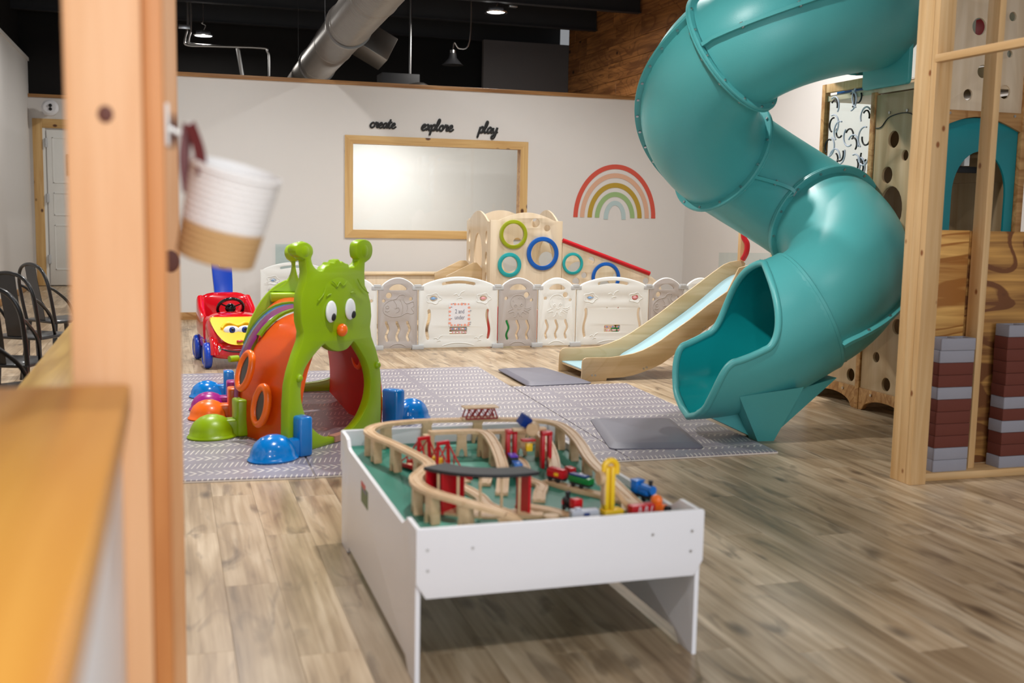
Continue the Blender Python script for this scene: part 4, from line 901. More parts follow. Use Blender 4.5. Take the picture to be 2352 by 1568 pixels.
    if kind == 'sign':
        bm = NB(); bx(bm, w/2-.095, w/2+.11, -.0175, -.0155, .215, .43); me = fin(bm); me.transform(M); lk('floral_card', me, MT['paper'], pn)
        for i in range(22):
            side = i % 4; t = (i//4+.5)/5.5
            px, pz = ((w/2-.085+.18*t, .422), (w/2-.085+.18*t, .224), (w/2-.086, .225+.2*t), (w/2+.1, .225+.2*t))[side]
            bm = NB(); r_ = .010+.006*((i*37) % 5)/5; pts = circ(px, pz, r_, r_*.85, 10); bm.faces.new([bm.verts.new((a, -.018, c)) for a, c in pts]); me = fin(bm); me.transform(M); lk('printed_flower', me, MT['peach'], pn)
            if i % 3 == 0: bm = NB(); pts = circ(px+.016, pz+.006, .009, .003, 8); bm.faces.new([bm.verts.new((a, -.0182, c)) for a, c in pts]); me = fin(bm); me.transform(M); lk('printed_leaf', me, MT['greyink'], pn)
        text('sign_text', '2 and', .052, MT['greyink'], M @ TR(w/2+.01, -.0185, .352) @ Matrix.Rotation(pi/2, 4, 'X') @ Matrix.Diagonal((.8, 1.1, 1, 1)), pn, .0003)
        text('sign_text', 'under', .052, MT['greyink'], M @ TR(w/2+.01, -.0185, .296) @ Matrix.Rotation(pi/2, 4, 'X') @ Matrix.Diagonal((.8, 1.1, 1, 1)), pn, .0003)
    # hinge at the right hand end and foot
    for (nm_, b6) in (('hinge', (w-.055, w+.055, -.018, .018, .555, .592)), ('hinge', (w-.032, w+.032, -.022, .02, .578, .606)), ('foot_clip', (w-.055, w+.055, -.035, .03, .0, .042))):
        bm = NB(); bx(bm, *b6, .004); me = fin(bm); me.transform(M); lk(nm_, me, MT['hinge'], pn)
    return pn
for (x0, x1, kind, col) in ((1.43, 1.812, 'octopus', 'w'), (1.816, 2.193, 'fish', 'g'), (2.197, 2.971, 'sign', 'w'), (2.975, 3.369, 'octopus', 'g'), (3.373, 3.764, 'octopus', 'w'), (3.768, 4.536, 'dots', 'w'), (4.54, 4.913, 'fish', 'g'), (4.917, 5.30, 'octopus', 'w')):
    fpanel(x0, FY, 0, x1-x0, kind, col)
sa = math.atan2(12.5-9.95, 1.73-1.43); L0 = 0
for w, k, c in ((.775, 'dots', 'w'), (.39, 'fish', 'g'), (.775, 'plain', 'w'), (.55, 'fish', 'g')):
    fpanel(1.43+(L0+w)*cos(sa), 9.95+(L0+w)*sin(sa), sa+pi, w-.004, k, c); L0 += w
fpanel(.955, 12.55, 0, .775, 'clouds', 'w')
# clear board on the wall behind
bm = NB(); bx(bm, 1.16, 1.56, YB-.03, YB-.024, .40, .87); tag(ob('acrylic_board', bm, MT['clear']), 'small clear acrylic board on the wall behind the lime antennae', 'board')
# low wooden bench box behind the fence
bb = thing('storage_bench', 'long low light wood storage bench behind the grey fish panel', 'bench', (2.08, 12.15, 0)); 
def lob(t, name, bm, mat, ang=35):
    me = fin(bm, name, ang) if isinstance(bm, bmesh.types.BMesh) else bm; me.transform(TR(*(-t.location))); return lk(name, me, mat, t)
bm = NB(); bx(bm, 2.09, 3.08, 12.17, 12.52, .0, .555, .004); lob(bb, 'body', bm, MT['birch'])
bm = NB(); bx(bm, 2.07, 3.07, 12.15, 12.54, .555, .577, .004); lob(bb, 'lid', bm, MT['birchx'])
bm = NB(); bx(bm, 3.07, 3.095, 12.14, 12.55, 0, .595, .004); lob(bb, 'end_panel', bm, MT['birch'])
# toddler climbing house
HY = 11.0; hs_ = thing('climbing_house', 'birch toddler climbing house with round coloured rings behind the fence', 'play structure', (3.2, HY, 0))
def P2(x, y, yy=HY): p = PX(x, y, 1, yy); return (p.x, p.z)
S_ = 11.55/FPX  # metres per pixel at that depth, roughly
def archp(x0, x1, hs, ha, n=24): return [(x0, 0), (x1, 0), (x1, hs), (x1-.09, hs)]+[(x1-.09-(x1-x0-.18)*i/n, hs+ha*sin(pi*i/n)) for i in range(1, n)]+[(x0+.09, hs), (x0, hs)]
rings = [((1178, 538), 24.5, 33, 'limer'), ((1245, 582), 28.5, 38.5, 'bluer'), ((1169, 608), 19, 28, 'tealr')]
hl = [circ(*P2(*c), ri*S_, n=32) for c, ri, ro, m_ in rings]+[circ(*P2(1229, 512), 10.5*S_, n=20), circ(*P2(1256, 524), 7.5*S_, n=20)]
lob(hs_, 'front_panel', plate([archp(3.2, 4.0, 1.205, .085)]+[h[::-1] for h in hl], .02, .002, XZ(HY)), MT['birch'])
def ringo(c, ri, ro, m_, yy=HY, arcs=1):
    x, z = P2(*c, yy); lob(hs_, 'ring', plate([circ(x, z, ro*S_, n=40), circ(x, z, ri*S_, n=40)[::-1]], .022, .004, XZ(yy-.02)), MT[m_])
    if arcs: bm = NB(); bm.faces.new([bm.verts.new((a, yy+.004, b_)) for a, b_ in circ(x, z, (ri+2)*S_, n=32)]); lob(hs_, 'clear_window', bm, MT['clear'])
for c, ri, ro, m_ in rings: ringo(c, ri, ro, m_)
side = [archp(HY+.01, HY+.95, 1.19, .11), circ(HY+.48, .82, .17, .24, 28)[::-1]]+[circ(HY+a, z, .045, .07, 16)[::-1] for a, z in ((.15, 1.02), (.15, .8), (.15, .58), (.83, 1.02), (.83, .8), (.83, .56))]
lob(hs_, 'side_panel', plate(side, .02, .002, YZ(3.21)), MT['birch']); lob(hs_, 'side_panel', plate([archp(HY+.01, HY+.95, 1.19, .13), circ(HY+.5, .6, .3, .4, 28)[::-1]], .02, .002, YZ(3.99)), MT['birch'])
lob(hs_, 'back_panel', plate([archp(3.22, 3.98, 1.21, .1), circ(3.45, .62, .1)[::-1], circ(3.8, .95, .05)[::-1], circ(3.72, .7, .09)[::-1], circ(3.5, 1.05, .06)[::-1]], .02, .002, XZ(HY+.95)), MT['birch'])
bm = NB(); bx(bm, 3.22, 3.98, HY+.01, HY+.94, .42, .44, .002); lob(hs_, 'platform', bm, MT['birch'])
for yy in (HY+.0, HY+.85):
    pl_ = [P2(1294, 556, HY), P2(1490, 631, HY), P2(1512, 648, HY), P2(1530, 690, HY)]; pl_ = [(x, z) for x, z in pl_]
    o_ = [(4.005, 0), (pl_[3][0]+.05, 0), pl_[3], pl_[2], pl_[1], (4.005, pl_[0][1])]
    hh = [circ(*P2(1314, 605), 20*S_, n=28), circ(*P2(1390, 637), 28*S_, n=28), circ(*P2(1358, 598), 8.5*S_, n=16), circ(*P2(1341, 632), 7*S_, n=16), circ(*P2(1322, 646), 9*S_, n=16), circ(*P2(1483, 645), 8*S_, n=16), circ(*P2(1455, 668), 14*S_, n=18)]
    lob(hs_, 'ramp_panel', plate([o_]+[h[::-1] for h in hh], .02, .002, XZ(yy)), MT['birch'])
ringo((1314, 605), 19, 25.5, 'tealr'); ringo((1390, 637), 28, 36, 'bluer'); ringo((1455, 668), 12, 20, 'redm')
a_, b2_ = P2(1292, 554), P2(1491, 630)
bm = NB(); cyl(bm, (a_[0], HY-.01, a_[1]+.01), (b2_[0], HY-.01, b2_[1]+.01), .024, 14); lob(hs_, 'hand_rail', bm, MT['redm'])
bm = NB(); bar(bm, [V((4.0, HY+.43, .42)), V((5.05, HY+.43, .03))], .8, .02); lob(hs_, 'ramp_board', bm, MT['birch'])
lob(hs_, 'small_slide_side', plate([[P2(1040, 655), P2(1040, 638), P2(1104, 606), P2(1112, 606), P2(1126, 622), P2(1126, 655)]], .02, .002, XZ(HY+.3)), MT['birchx']); lob(hs_, 'small_slide_side', plate([[P2(1036, 655), P2(1036, 636), P2(1098, 606), P2(1112, 606), P2(1126, 622), P2(1126, 655)]], .02, .002, XZ(HY+.75)), MT['birchx'])
bm = NB(); bar(bm, [V((3.18, HY+.52, .42)), V((2.55, HY+.52, .05))], .42, .015); lob(hs_, 'small_slide_bed', bm, MT['birchx'])
# toys on the floor inside the fence
for (x, y, w_, h_, m_, lb) in ((3.05, 10.45, .12, .34, 'redm', 'red toy block seen through the grey octopus slots'), (3.2, 10.5, .10, .22, 'grn', 'green toy block behind the grey octopus panel'), (3.58, 10.5, .06, .30, 'peach', 'peach toy block behind the white octopus panel')):
    bm = NB(); bx(bm, x, x+w_, y, y+.1, 0, h_, .01); tag(ob('toy_block', bm, MT[m_]), lb, 'toy block')
rs = thing('ring_stacker', 'rainbow coloured ring stacking toy seen through the right slot of the fence', 'toy', (4.42, 10.35, 0))
for k, m_ in enumerate(('toyblue', 'grn', 'yel', 'toyorg', 'redm')):
    bm = NB(); lathe(bm, [(.05, .01+.07*k), (.095-.008*k, .02+.07*k), (.1-.008*k, .045+.07*k), (.09-.008*k, .07+.07*k), (.05, .078+.07*k)], 24); ob('stack_ring', bm, MT[m_], rs)
# ---------------------------------------------------------------- wooden toddler slide
KY0, KY1 = 7.80, 8.35
ks = thing('wooden_slide', 'birch plywood toddler slide with a pale blue bed in front of the fence', 'slide', (3.05, KY0, 0))
def kp(pts, yy): 
    out = []
    for (x, y) in pts: p = PX(1280+x/4.6125, 560+y/4.6125, 1, yy); out.append((p.x, p.z))
    return out
near = kp([(250, 1466), (262, 1250), (272, 1222), (300, 1206), (345, 1203), (560, 1200), (690, 1182), (800, 1160), (900, 1125), (1000, 1075), (1100, 1015), (1200, 940), (1400, 800), (1600, 640), (1800, 500), (1940, 395)], KY0)
nb_ = kp([(515, 1466), (521, 1422), (700, 1411), (800, 1390), (900, 1358), (1000, 1318), (1100, 1270), (1200, 1200), (1300, 1122), (1530, 935), (1700, 812)], KY0)
far = kp([(12, 1320), (20, 1200), (28, 1135), (50, 1108), (85, 1098), (250, 1098), (350, 1092), (450, 1080), (550, 1050), (650, 1010), (780, 940), (900, 860), (1100, 718), (1300, 562), (1500, 412), (1620, 320), (1700, 262), (1760, 220), (1830, 190), (1900, 178), (1960, 182), (1990, 205)], KY1)
top_n = [(4.55, .93), (4.62, .94), (4.66, .90), (4.66, .70)]
def clampz(L_): return [(x, max(z, 0.0005)) for x, z in L_]
zn = near[:-1]; xs = zn[-1][0]
on = clampz(zn)+[(4.35, .885), (4.50, .925), (4.60, .93), (4.66, .905), (4.68, .80), (4.68, .60), (4.5, .60)]+clampz(nb_[::-1])
lob(ks, 'side_board', plate([on], .018, .003, XZ(KY0)), MT['birchx'])
fb_ = clampz(far)
of = [(fb_[0][0], .0005)]+fb_[1:]+[(4.68, .80), (4.68, .60), (4.5, .60)]+[(x, z) for x, z in clampz(nb_[::-1])]
lob(ks, 'side_board', plate([of], .018, .003, XZ(KY1)), MT['birchx'])
bed = kp([(45, 1241), (560, 1196), (700, 1150), (850, 1065), (1000, 965), (1200, 828), (1400, 680), (1550, 560), (1700, 430), (1780, 372), (1840, 338), (1900, 320), (1960, 314)], KY1)
e0_ = PX(1280+45/4.6125, 560+1241/4.6125, 1, KY1)
bp_ = [V((x, (KY0+KY1)/2, z)) for x, z in bed]; bp_[0].z = bp_[1].z = max(.06, min(bp_[0].z, bp_[1].z))+.0; bp_[1].z = bp_[0].z+.005
bm = NB(); bar(bm, smooth(bp_, 5), KY1-KY0-.022, .008); lob(ks, 'slide_bed', bm, MT['skyl'])
bm = NB(); bar(bm, [p-V((0, 0, .012)) for p in smooth(bp_, 5)], KY1-KY0-.024, .014); lob(ks, 'bed_support', bm, MT['birchx'])
for (x, y) in ((362, 1390), (398, 1390), (910, 1318), (942, 1305), (1538, 902), (1566, 880)):
    p = kp([(x, y)], KY0)[0]; bm = NB(); cyl(bm, (p[0], KY0-.014, p[1]), (p[0], KY0-.006, p[1]), .008, 12); lob(ks, 'screw', bm, MT['steel'])
for x in (4.70, 5.30):
    for y in (7.86, 8.40): bm = NB(); bx(bm, x-.022, x+.022, y-.022, y+.022, 0, 1.42, .004); lob(ks, 'post', bm, MT['stud'])
bm = NB(); bx(bm, 4.68, 5.32, 7.84, 8.42, .58, .60, .002); lob(ks, 'platform', bm, MT['birch'])
bm = NB(); pr_ = [PX(1708, 543, 1, 8.33), PX(1716, 560, 1, 8.30), PX(1714, 580, 1, 8.30), PX(1706, 596, 1, 8.33)]; tube(bm, smooth([pr_[0]+V((0, 0, .1))]+pr_, 6), .024, 10); lob(ks, 'grab_handle', bm, MT['redm'])
# clear board with scribbles
ab = thing('drawing_board', 'clear acrylic drawing board with pen scribbles by the wooden slide', 'board', (4.95, 9.3, 0))
q0, q1 = PX(1652, 580, 1, 9.3), PX(1800, 600, 1, 9.3)
bm = NB(); bx(bm, q0.x, q0.x+1.0, 9.30, 9.306, .35, q0.z, .002); lob(ab, 'clear_panel', bm, MT['clear'])
for x in (q0.x+.06, q0.x+.94): bm = NB(); bx(bm, x-.02, x+.02, 9.31, 9.35, 0, .8, .003); lob(ab, 'leg', bm, MT['stud'])
for k in range(6):
    bm = NB(); x = q0.x+.42+.05*k; tube(bm, smooth([(x, 9.297, .80), (x+.015, 9.297, .86), (x-.005, 9.297, .83), (x+.02, 9.297, .89)], 4), .003, 5); lob(ab, 'scribble', bm, MT['greyink'])
# ---------------------------------------------------------------- caterpillar tunnel
CT = thing('caterpillar_tunnel', 'lime faced caterpillar play tunnel with orange, purple and blue sections', 'play tunnel', (.95, 6.05, 0))
FL, FR_ = V((.60, 5.66, .013)), V((1.30, 6.40, .013))           # front face base ends
def lc(name, bm, mat, ang=40, p=None):
    me = fin(bm, name, ang) if isinstance(bm, bmesh.types.BMesh) else bm; me.transform(TR(-.95, -6.05, 0)); return lk(name, me, mat, p or CT)
PL_ = [(V((.64, 5.72, .013)), V((1.19, 6.33, .013))), (V((.355, 6.26, .013)), V((1.09, 6.78, .013))), (V((.365, 6.80, .013)), V((1.06, 7.02, .013))), (V((.41, 7.15, .013)), V((1.06, 7.22, .013))), (V((.50, 7.62, .013)), V((1.08, 7.62, .013)))]
def archpts(a, b, h, r0=0, n=28, sc=1):
    c = (a+b)/2; half = (b-a)/2*sc; out = []
    for i in range(n+1):
        t = pi*(1-i/n); x = cos(t); z = sin(t)
        x = math.copysign(abs(x)**.88, x); z = z**.90
        out.append(c+half*(x*(1+.05*sin(pi*min(1, z)))) + V((0, 0, (h*sc)*z)))
    return out
HT = .675
def section(i, j, mat, sc=1.0, inner='redp', name='tunnel_section', th=.025, f0=0, f1=1, cut=None, hh=HT):
    a = [PL_[i][0].lerp(PL_[j][0], f0), PL_[i][1].lerp(PL_[j][1], f0)]; b = [PL_[i][0].lerp(PL_[j][0], f1), PL_[i][1].lerp(PL_[j][1], f1)]
    bm = NB(); R = []
    for t in (0, .08, .5, .92, 1):
        s = sc*(1-.02*(t in (0, 1))); l0 = a[0].lerp(b[0], t); r0 = a[1].lerp(b[1], t)
        R.append([bm.verts.new(p) for p in archpts(l0, r0, hh, sc=s)])
    for u, v in zip(R, R[1:]):
        for k in range(28):
            q = (u[k]+0 if 0 else u[k]); bm.faces.new((u[k], u[k+1], v[k+1], v[k]))
    if cut: 
        for f in [f for f in bm.faces if cut(f.calc_center_median())]: bm.faces.remove(f)
    R2 = bmesh.ops.solidify(bm, geom=list(bm.faces), thickness=th)
    return lc(name, bm, MT[mat])
section(0, 1, 'orange', 1.0); section(1, 2, 'purple', 1.035, f1=.56, name='tunnel_band'); section(1, 2, 'lime', 1.025, f0=.56, f1=.66, name='tunnel_rib', cut=lambda c: c.z < .45); section(1, 2, 'sky', 1.015, f0=.66, f1=1, name='tunnel_band'); section(2, 3, 'lime', 1.03, f0=0, f1=.2, name='tunnel_rib', cut=lambda c: c.z < .45)
section(2, 4, 'orange', 1.0, f0=.12, f1=1)
section(0, 1, 'lime', 1.03, f0=.94, f1=1.02, name='tunnel_rib', cut=lambda c: c.z < .55)
# red inner lining on the right side of the first section
bm = NB(); A = archpts(PL_[0][0], PL_[0][1], HT, sc=.95); B = archpts(PL_[1][0], PL_[1][1], HT, sc=.91); A = [p+V((-.0, .02, 0)) for p in A]
va, vb = [bm.verts.new(p) for p in A[15:]], [bm.verts.new(p) for p in B[15:]]
for k in range(len(va)-1): bm.faces.new((va[k], va[k+1], vb[k+1], vb[k]))
va2, vb2 = vb, [bm.verts.new(p) for p in archpts(*PL_[4], HT, sc=.91)[15:]]
for k in range(len(va)-1): bm.faces.new((va2[k], va2[k+1], vb2[k+1], vb2[k]))
lc('inner_lining', bm, MT.setdefault('redl', plain('matt_red_lining', (200, 24, 12), .5)))
# raised oval windows on the left wall of the first section
def oval(cpt, nrm, up, rx, rz, tilt, ring, glassm, rr=.02, mats=('orange', 'blkm')):
    nrm = nrm.normalized(); s = nrm.cross(V((0, 0, 1))).normalized(); u = s.cross(nrm)*-1; ct_, st_ = cos(tilt), sin(tilt); s2, u2 = s*ct_+u*st_, -s*st_+u*ct_
    bm = NB(); tube(bm, [cpt+nrm*.004+s2*cos(2*pi*k/32)*rx+u2*sin(2*pi*k/32)*rz for k in range(32)], rr, 10, closed=True); lc('window_ring', bm, MT[mats[0]], 60)
    bm = NB(); bm.faces.new([bm.verts.new(cpt+nrm*.008+s2*cos(2*pi*k/32)*(rx-.006)+u2*sin(2*pi*k/32)*(rz-.006)) for k in range(32)]); lc('window_opening', bm, MT[mats[1]])
nl = V((-.54, -.295, 0)).cross(V((0, 0, 1)))
nl = V((PL_[1][0]-PL_[0][0]).cross(V((0, 0, 1)))); nl = -nl if nl.y > 0 or nl.x > 0 else nl
def onwall(x, y):
    o_ = PL_[0][0]; n_ = V((nl.x, nl.y, 0)).normalized(); d = _f+_R*((x-1176)/FPX)-_U*((y-784)/FPX); t = (o_-_C).dot(n_)/d.dot(n_); return _C+d*t
nn_ = V((nl.x, nl.y, 0)).normalized()
MT['smoke'] = plain('smoky_window', (70, 64, 60), .2)
oval(onwall(577, 850)+nn_*.035, nn_+V((0, 0, .25)), None, .055, .10, -.12, 0, 0, .02, ('orange', 'smoke')); oval(onwall(612, 930)+nn_*.03, nn_+V((0, 0, .1)), None, .060, .105, -.2, 0, 0, .022, ('orange', 'smoke'))
# bolts
bm = NB(); cyl(bm, onwall(554, 822)+nn_*.02, onwall(554, 822)+nn_*.075, .018, 14); lc('plug', bm, MT['lime'])
# inner right window (blue pane in orange ring)
cr = V((1.085, 6.56, .40)); oval(cr, V((-.9, -.25, -.2)), None, .075, .05, .9, 0, 0, .018, ('orange', 'skyl')); bm = NB(); cyl(bm, V((1.13, 6.44, .37)), V((1.09, 6.43, .37)), .018, 12); lc('plug', bm, MT['limer'])
# ---- face panel: drawn in its own plane
fd = (FR_-FL); FW = fd.length; fdx = fd.normalized(); fn = V((fdx.y, -fdx.x, 0))       # fn points to the viewer
MF = Matrix((fdx, V((0, 0, 1)), fn)).transposed().to_4x4(); MF.translation = FL
def FP(x, y):
    d = _f+_R*((x-1176)/FPX)-_U*((y-784)/FPX); t = (FL-_C).dot(fn)/d.dot(fn); p = _C+d*t; return ((p-FL).dot(fdx), p.z-.013)
def FPL(L_, sub=4): return sm2([FP(*p) for p in L_], sub)
left = [(697, 1041), (664, 1030), (662, 1000), (662, 930), (665, 880), (672, 850), (680, 825), (690, 790), (697, 770), (694, 745), (690, 700), (693, 670), (700, 655), (704, 630), (706, 600), (700, 585)]
hole = [(745, 790), (735, 798), (715, 822), (698, 850), (690, 890), (692, 925), (703, 960), (722, 988), (747, 1003), (775, 1000), (805, 985), (830, 955), (846, 915), (850, 875), (842, 835), (826, 805), (812, 785), (806, 790), (795, 802), (778, 807), (762, 804), (750, 795)]
outl = [FP(*p) for p in [(697, 1041), (660, 1027), (661, 930), (664, 885), (670, 855), (682, 815), (694, 782), (696, 762), (690, 738), (689, 700), (692, 672), (700, 650), (703, 625), (700, 596)]]
ball_l = [(690, 592), (680, 586), (676, 575), (679, 564), (688, 558), (700, 556), (710, 560), (717, 569), (718, 582), (714, 592), (716, 604), (722, 614), (732, 621), (741, 621)]
hair = [(746, 612), (754, 608), (757, 602), (767, 603), (770, 597), (777, 595), (781, 602), (786, 600), (792, 604), (799, 606), (801, 614)]
ball_r = [(812, 613), (821, 604), (824, 596), (819, 590), (817, 575), (819, 560), (827, 552), (838, 550), (848, 554), (854, 566), (854, 582), (849, 594), (841, 601), (837, 604)]
right = [(836, 625), (837, 655), (844, 670), (850, 695), (852, 725), (849, 750), (852, 772), (862, 800), (870, 830), (874, 870), (874, 930), (873, 975), (868, 990), (857, 992)]
o2 = outl+FPL(ball_l, 3)+[FP(*p) for p in hair]+FPL(ball_r, 3)+[FP(*p) for p in right]+[FP(857, 995)]
o2 = [(x, max(z, .0)) for x, z in o2]
hl2 = FPL(hole, 3)
lc('face_panel', plate([o2, hl2[::-1]], .055, .010, MF @ TR(0, 0, -.02)), MT['lime'], 50)
def face_ball(px, py, rx, rz, ry, mat, name, off=.012, tilt=0):
    x, z = FP(px, py); bm = NB(); ball(bm, (0, 0, 0), rx, rz, ry, 24, M=MF.to_3x3().to_4x4() @ Matrix.Rotation(tilt, 4, 'Z')); 
    for v in bm.verts: v.co += MF @ V((x, z, off))
    return lc(name, bm, MT[mat], 70)
face_ball(699, 577, .058, .052, .034, 'lime', 'antenna_ball', -.02); face_ball(836, 576, .055, .062, .034, 'lime', 'antenna_ball', -.02)
face_ball(774, 700, .23, .20, .03, 'lime', 'head_bulge', -.012)
for px, py, s in ((753, 715, 1), (797, 709, 1)):
    face_ball(px, py, .047, .060, .016, 'eye', 'eye', .022); face_ball(px+1+(2 if px > 780 else 0), py+12, .019, .022, .012, 'blkm', 'pupil', .034)
face_ball(777, 757, .033, .036, .03, 'orange', 'nose', .025)
for L_ in ([(744, 680), (749, 676), (754, 675)], [(799, 672), (804, 670), (810, 673)], [(756, 645), (762, 650), (768, 658), (774, 648), (782, 656), (790, 645)], [(724, 690), (736, 676), (742, 658)], [(815, 640), (826, 660), (840, 672)]):
    bm = NB(); tube(bm, [MF @ V((x, z, .019)) for x, z in FPL(L_, 4)], .0032, 8); lc('moulded_line', bm, MT['lime'], 70)
for p_ in ((684, 868), (864, 838)): face_ball(*p_, .022, .022, .02, 'lime', 'knob', .008)
bm = NB(); a3 = MF @ V((*FP(765, 1012), -.01)); b3 = MF @ V((*FP(795, 1005), -.01)); bar(bm, [V((a3.x, a3.y, .035)), V((b3.x, b3.y, .035))], .05, .035); lc('threshold', bm, MT.setdefault('tan', plain('tan_plastic', (188, 140, 120), .5)))
# rear arch with its own antenna
RL, RR = V((.46, 7.66, .013)), V((1.26, 7.66, .013)); MR = TR(.46, 7.66, .013) @ XZ(0)
ro = [(0, 0)]+[(p.x-.46, p.z-.013) for p in archpts(RL, RR, .80)]+[(.80, 0)]
ri = [(.14, .10)]+[(p.x-.30, p.z-.013+.06) for p in archpts(V((.46, 7.66, .013)), V((1.22, 7.66, .013)), .55)]+[(.94, .10)]
lc('rear_panel', plate([ro[1:-1], sm2([(.10, .3), (.14, .12), (.40, .06), (.66, .12), (.70, .3), (.64, .48), (.40, .59), (.16, .48)], 5, True)[::-1]], .05, .008, MR), MT['lime'])
an = [(p.x-.46, p.z-.013) for p in [PX(x, y, 1, 7.62) for x, y in ((622, 672), (640, 660), (655, 650), (668, 630), (671, 605), (660, 595), (655, 580), (660, 566), (674, 562), (690, 566), (692, 590), (680, 600), (682, 625), (690, 645), (712, 660), (730, 672))]]
lc('rear_antenna', plate([sm2(an, 3, True)], .06, .012, MR), MT['lime'], 50)
bm = NB(); c_ = PX(674, 580, 1, 7.6); ball(bm, c_, .062, .05, .062, 22); lc('antenna_ball', bm, MT['lime'], 70)
bm = NB(); q_ = PX(620, 672, 1, 7.58), PX(715, 688, 1, 7.58); bx(bm, q_[0].x, q_[1].x+.15, 7.52, 7.64, q_[1].z-.01, q_[0].z, .012); lc('ridge_block', bm, MT['lime'])
# ---- feet
def foot(x, y, ang, mat, s=1.0, leg=None):
    bm = NB(); M = TR(x, y, .013) @ RZ(ang) @ Matrix.Diagonal((s, s, s, 1))
    lathe(bm, [(.118, 0), (.124, .008), (.118, .018), (.112, .022), (.108, .05), (.09, .085), (.06, .11), (.03, .122), (0, .126)], 32, M @ Matrix.Diagonal((1.12, .9, 1.05, 1)))
    bx(bm, .06, .20, -.05, .05, 0, .10, .012, M=M); bx(bm, .125, .205, -.06, .06, 0, .21, .014, M=M)
    return lc('foot', bm, MT[mat], 50)
u0 = (PL_[0][0]-PL_[0][1]).normalized(); A0_ = math.atan2(-u0.y, -u0.x)
foot(.485, 5.58, radians(28), 'sky'); foot(.205, 6.20, radians(12), 'lime'); foot(.205, 6.76, radians(2), 'orange', .9); foot(.215, 7.06, 0, 'purple', .88); foot(.22, 7.55, 0, 'sky', .86)
foot(1.40, 6.50, radians(218), 'sky'); foot(1.33, 6.92, radians(196), 'lime', .8)
# ---------------------------------------------------------------- ride-on push car
pc = thing('push_car', 'red ride-on push car with blue wheels and a tall blue handle', 'toy car', (.475, 9.25, 0), radians(6))
# local frame: +y away from the viewer (rear), x across
def ro_(name, bm, mat, ang=40, p=None): return ob(name, bm, mat, p or pc, ang)
def loft(secs, n=28, pw=.55):
    bm = NB(); R = []
    for (y, x0, x1, z0, z1) in secs:
        cx, cz, hx, hz_ = (x0+x1)/2, (z0+z1)/2, (x1-x0)/2, (z1-z0)/2; r = []
        for k in range(n):
            a = 2*pi*k/n; c, s = cos(a), sin(a); r.append(bm.verts.new((cx+hx*math.copysign(abs(c)**pw, c), y, cz+hz_*math.copysign(abs(s)**pw, s))))
        R.append(r)
    for a, b in zip(R, R[1:]):
        for k in range(n): bm.faces.new((a[k], a[(k+1) % n], b[(k+1) % n], b[k]))
    bm.faces.new(R[0][::-1]); bm.faces.new(R[-1]); return bm
ro_('bonnet', loft([(-.33, -.14, .14, .13, .26), (-.31, -.20, .20, .11, .31), (-.26, -.22, .22, .10, .36), (-.16, -.225, .225, .10, .415), (-.05, -.225, .225, .10, .435), (.02, -.22, .22, .1, .43)]), MT['red'], 60)
ro_('bumper', loft([(-.37, -.13, .13, .10, .19), (-.35, -.19, .19, .085, .215), (-.30, -.225, .225, .08, .225), (-.22, -.23, .23, .08, .22)]), MT['red'], 60)
bm = loft([(.0, -.225, .225, .10, .24), (.2, -.23, .23, .10, .24), (.40, -.23, .23, .10, .25), (.44, -.2, .2, .12, .24)]); ro_('chassis', bm, MT['red'], 60)
for s in (-1, 1):
    bm = loft([(-.02, s*.205-.03, s*.205+.03, .2, .40), (.1, s*.21-.03, s*.21+.03, .2, .38), (.25, s*.21-.035, s*.21+.035, .2, .46), (.40, s*.195-.04, s*.195+.04, .2, .54)], 20); ro_('side_wall', bm, MT['red'], 60)
    bm = NB(); tube(bm, [(s*.19, -.24+.115*cos(a), .12+.12*sin(a)) for a in [pi*i/12 for i in range(13)]], .035, 10); ro_('mudguard', bm, MT['red'], 60)
ro_('seat_back', loft([(.34, -.20, .20, .2, .54), (.38, -.225, .225, .18, .565), (.43, -.225, .225, .18, .56), (.46, -.2, .2, .2, .54)]), MT['red'], 60)
for (x, y) in ((-.235, -.25), (.235, -.25), (-.235, .33), (.235, .33)):
    s = 1 if x > 0 else -1; bm = NB(); lathe(bm, [(0, -.035), (.07, -.035), (.098, -.026), (.105, -.01), (.105, .012), (.097, .026), (.072, .034), (.066, .026), (0, .026)], 28, TR(x, y, .106) @ Matrix.Rotation(radians(90)*s, 4, 'Y')); w_ = ro_('wheel', bm, MT['blue'], 40)
    bm = NB(); lathe(bm, [(0, .03), (.062, .028), (.062, .02), (0, .02)], 24, TR(x, y, .106) @ Matrix.Rotation(radians(90)*s, 4, 'Y')); ro_('hub_cap', bm, MT['steel'], 40, w_)
# face plate, eyes, smile, lights
bm = NB(); fpn = [(-.10, .405), (.10, .405), (.20, .40), (.19, .33), (.15, .26), (.09, .215), (.0, .20), (-.09, .215), (-.15, .26), (-.19, .33), (-.20, .40)]
def onhood(x, z): 
    y = -.33+max(0, z-.24)*.95; return V((x, y-.040-.026*(1-(x/.22)**2), z))
G_ = [bm.verts.new(onhood(x, z)) for x, z in sm2(fpn, 3, True)]; bm.faces.new(G_); r_ = bmesh.ops.extrude_face_region(bm, geom=list(bm.faces)); 
for v in [e for e in r_['geom'] if isinstance(e, bmesh.types.BMVert)]: v.co.y += .06
ro_('face_plate', bm, MT['yel'], 30)
def hb(x, z, rx, rz, mat, name, off=.0, ry=.012):
    p = onhood(x, z); bm = NB(); ball(bm, p+V((0, -off, 0)), rx, ry, rz, 22); return ro_(name, bm, MT[mat], 70)
